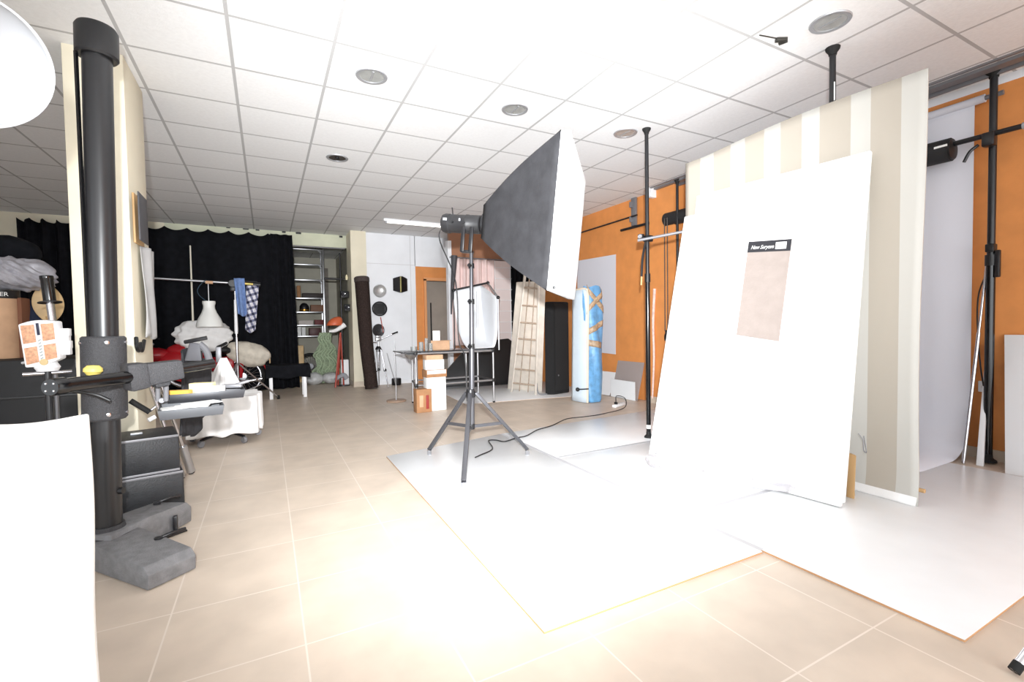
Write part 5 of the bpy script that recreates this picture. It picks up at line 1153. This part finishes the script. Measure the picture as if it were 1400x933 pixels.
# tan drum, brown box
p = on_trunk(3, 3.35); zt3 = T(3, 407, 3.35).z
t = thing('tan_drum', 'tan drum with a black rim and white letters at the far left edge', 'drum', p)
MB().lathe([(0, .002), (.10, .002), (.10, zt3-zt2), (0, zt3-zt2)], p, (0, 0, 1), 32).build('drum', pale_card, t)
MB().lathe([(.101, zt3-zt2-.01), (.104, zt3-zt2-.005), (.104, zt3-zt2+.05), (0, zt3-zt2+.05)], p, (0, 0, 1), 32).build('rim', blk_plastic, t)
dc = (CAMP-p); dc.z = 0; dc.normalize(); sx_ = V((-dc.y, dc.x, 0)); 
text_mesh('ER', .04, paper_white, p+dc*.106+sx_*.0+V((0, 0, zt3-zt2+.005))-sx_*.0, sx_, V((0, 0, 1)), t, 0)
p = on_trunk(26, 3.42); zt4 = T(26, 408, 3.42).z
MB().box(p+V((0, 0, (zt4-zt2)/2+.001)), (.10, .12, zt4-zt2-.002), rz_, .003).build('brown_carton', M('dark_brown_card', (122, 78, 56), .8), label='tall narrow brown carton between the tan drum and blue pack', cat='box', origin=p)
p = on_trunk(40, 3.5); zt5 = T(40, 412, 3.5).z
MB().blob(p+V((0, .05, (zt5-zt2)/2+.002)), (.09, .10, (zt5-zt2)/2), lambda d: wob(d, .05, 1.3), 3).build('navy_pack', M('navy_cloth', (24, 34, 62), .8, var=.15, vs=14), label='dark navy pack standing behind the panel lamp', cat='bag', origin=p)
zb3 = max(zt3+.05, zt4, zt5)
p = T(24, 384, 3.4); rzb = .085
MB().blob(V((p.x, p.y, zb3+.12)), (.20, .16, .115), lambda d: wob(d, .17, 4.4)+.06*sin(11*d.x+7*d.z)*sin(9*d.y+5*d.z)+.035*sin(23*d.x+17*d.z), 5).build('frosted_bag', bag_film, label='frosted plastic bag on top of the drum and cartons at far left', cat='bag', origin=p)
p = T(15, 345, 3.6)
MB().blob(V((p.x-.03, p.y+.06, p.z)), (.20, .16, .13), lambda d: wob(d, .1, 2.4), 3).build('black_duffel', blk_cloth, label='black duffel on top of the pile at the left edge', cat='bag', origin=p)
# tan oval board
p = on_trunk(66, 3.55); po = T(66, 415, 3.55)
pts = []
for k in range(40):
    a = 2*pi*k/40; r0_ = .085*(1+.10*cos(2*a)); pts.append(V((po.x, po.y, po.z)) + sx_*(cos(a)*r0_*.95-.006*sin(a)) + V((0, 0, sin(a)*.145)))
t = thing('oval_board', 'tan oval wooden palette-like board behind the black handle flash', 'board', V((po.x, po.y, zt2)))
MB().prism(pts, -dc*.018, .003).build('face', tan_wood, t)
MB().tube(V((po.x, po.y, zt2)), V((po.x, po.y, po.z-.1)), .018).build('support', wood, t)
# handle flash on a pole
p1_, p0_ = T(63, 376, 2.95), T(72, 440, 2.95)
t = thing('handle_flash', 'glossy black cylindrical handle flash on a silver rod left of the pillar', 'flash', V((p0_.x, p0_.y, 0)))
dv_ = (p1_-p0_)
MB().lathe([(0, 0), (.028, 0), (.031, .01), (.031, .14), (.034, .145), (.034, .165), (0, .165)], p0_+dv_*.42, dv_, 28).build('barrel', blk_gloss, t)
MB().lathe([(0, 0), (.058, 0), (.058, .006), (0, .006)], p0_+dv_*.40, dv_, 28).build('guard_disc', blk_plastic, t)
MB().tube(p0_-dv_*.1, p0_+dv_*.42, .020, n=20).build('silver_rod', chrome, t)
MB().box(p0_+dv_*.9, (.02, .004, .02)).build('print', paper_white, t)
pf = p0_-dv_*.1; MB().tube(V((pf.x, pf.y, .02)), pf, .011).build('pole', grey_metal, t)
for k in range(3): MB().tube(V((pf.x, pf.y, .25)), V((pf.x+cos(k*2.1+1.2)*.10, pf.y-.0+sin(k*2.1+1.2)*.10, .006)), .008).build('leg', grey_metal, t)
# panel lamp with four copper screens
Dl = 2.32
def pl_(u, v, w_=0):
    # tilted face, u right, v up
    A_, B2, C2, D2 = T(34, 503, Dl), T(82, 491, Dl+.05), T(76, 440, Dl+.03), T(24, 444, Dl-.02)
    p = lerp(lerp(A_, B2, u), lerp(D2, C2, u), v); n0 = (B2-A_).cross(D2-A_).normalized()
    if n0.dot(CAMP-A_) < 0: n0 = -n0
    return p + n0*w_
pst = pl_(.5, -.2)
t = thing('panel_lamp', 'white flash lamp with four copper coloured screens at the left edge', 'studio lamp', V((pst.x, pst.y, 0)))
poly = []
for k in range(9): poly.append(pl_(k/8, 1+.07*sin(pi*k/8), 0))
for k in range(9): poly.append(pl_(1-k/8, -.06*sin(pi*k/8), 0))
nv = (pl_(.5, .5, 1)-pl_(.5, .5, 0))
MB().prism(poly, -nv*.07, .006).build('casing', white_lam, t)
for u0, u1 in ((.07, .42), (.60, .94)):
    for v0, v1 in ((.05, .44), (.54, .97)):
        MB().slab([pl_(u0, v0, .001), pl_(u1, v0, .001), pl_(u1+(.0), v1, .001), pl_(u0, v1, .001)], nv*.004, .0015).build('screen', copper_panel, t)
MB().slab([pl_(.47, .70, .001), pl_(.55, .70, .001), pl_(.55, 1.0, .001), pl_(.47, 1.0, .001)], nv*.003, .001).build('black_slot', M('deep_navy_slot', (26, 26, 52), .4), t)
mk = MB()
for k in range(7): 
    v0 = .10+.075*k; mk.slab([pl_(.47, v0, .002), pl_(.55, v0+.02, .002), pl_(.55, v0+.05, .002), pl_(.47, v0+.025, .002)], nv*.001)
mk.build('grey_lettering', M('grey_green_print', (150, 160, 158), .5), t)
MB().lathe([(0, 0), (.016, 0), (.016, .006), (0, .007)], pl_(.55, .02, 0), nv, 20).build('round_badge', M('brass_badge', (200, 176, 130), .4, .3), t)
for k in range(4): MB().box(pl_(1.08+.03*(k % 2), .18+.17*k, -.05), (.035, .04, .04), bev=.004).build('side_fin', white_lam, t)
q = pl_(.5, -.12, -.04)
MB().lathe([(0, -.02), (.04, -.02), (.05, .0), (.035, .03), (0, .03)], q, (0, 0, 1), 28).build('swivel_base', white_lam, t)
MB().tube(pl_(-.15, .12, -.03), pl_(.0, .12, -.03), .008).build('side_screw', alu, t)
MB().tube(q+V((0, 0, -.03))-sx_*-.09, q+V((0, 0, -.03))-sx_*.09, .010).build('mount_bar', chrome, t)
MB().tube(V((q.x, q.y, .0)), q, .016).build('stand_pole', blk_metal, t)
for k in range(3): MB().tube(V((q.x, q.y, .35)), V((q.x+cos(k*2.1+2.9)*.16, q.y+sin(k*2.1+2.9)*.16, .006)), .010).build('leg', blk_metal, t)
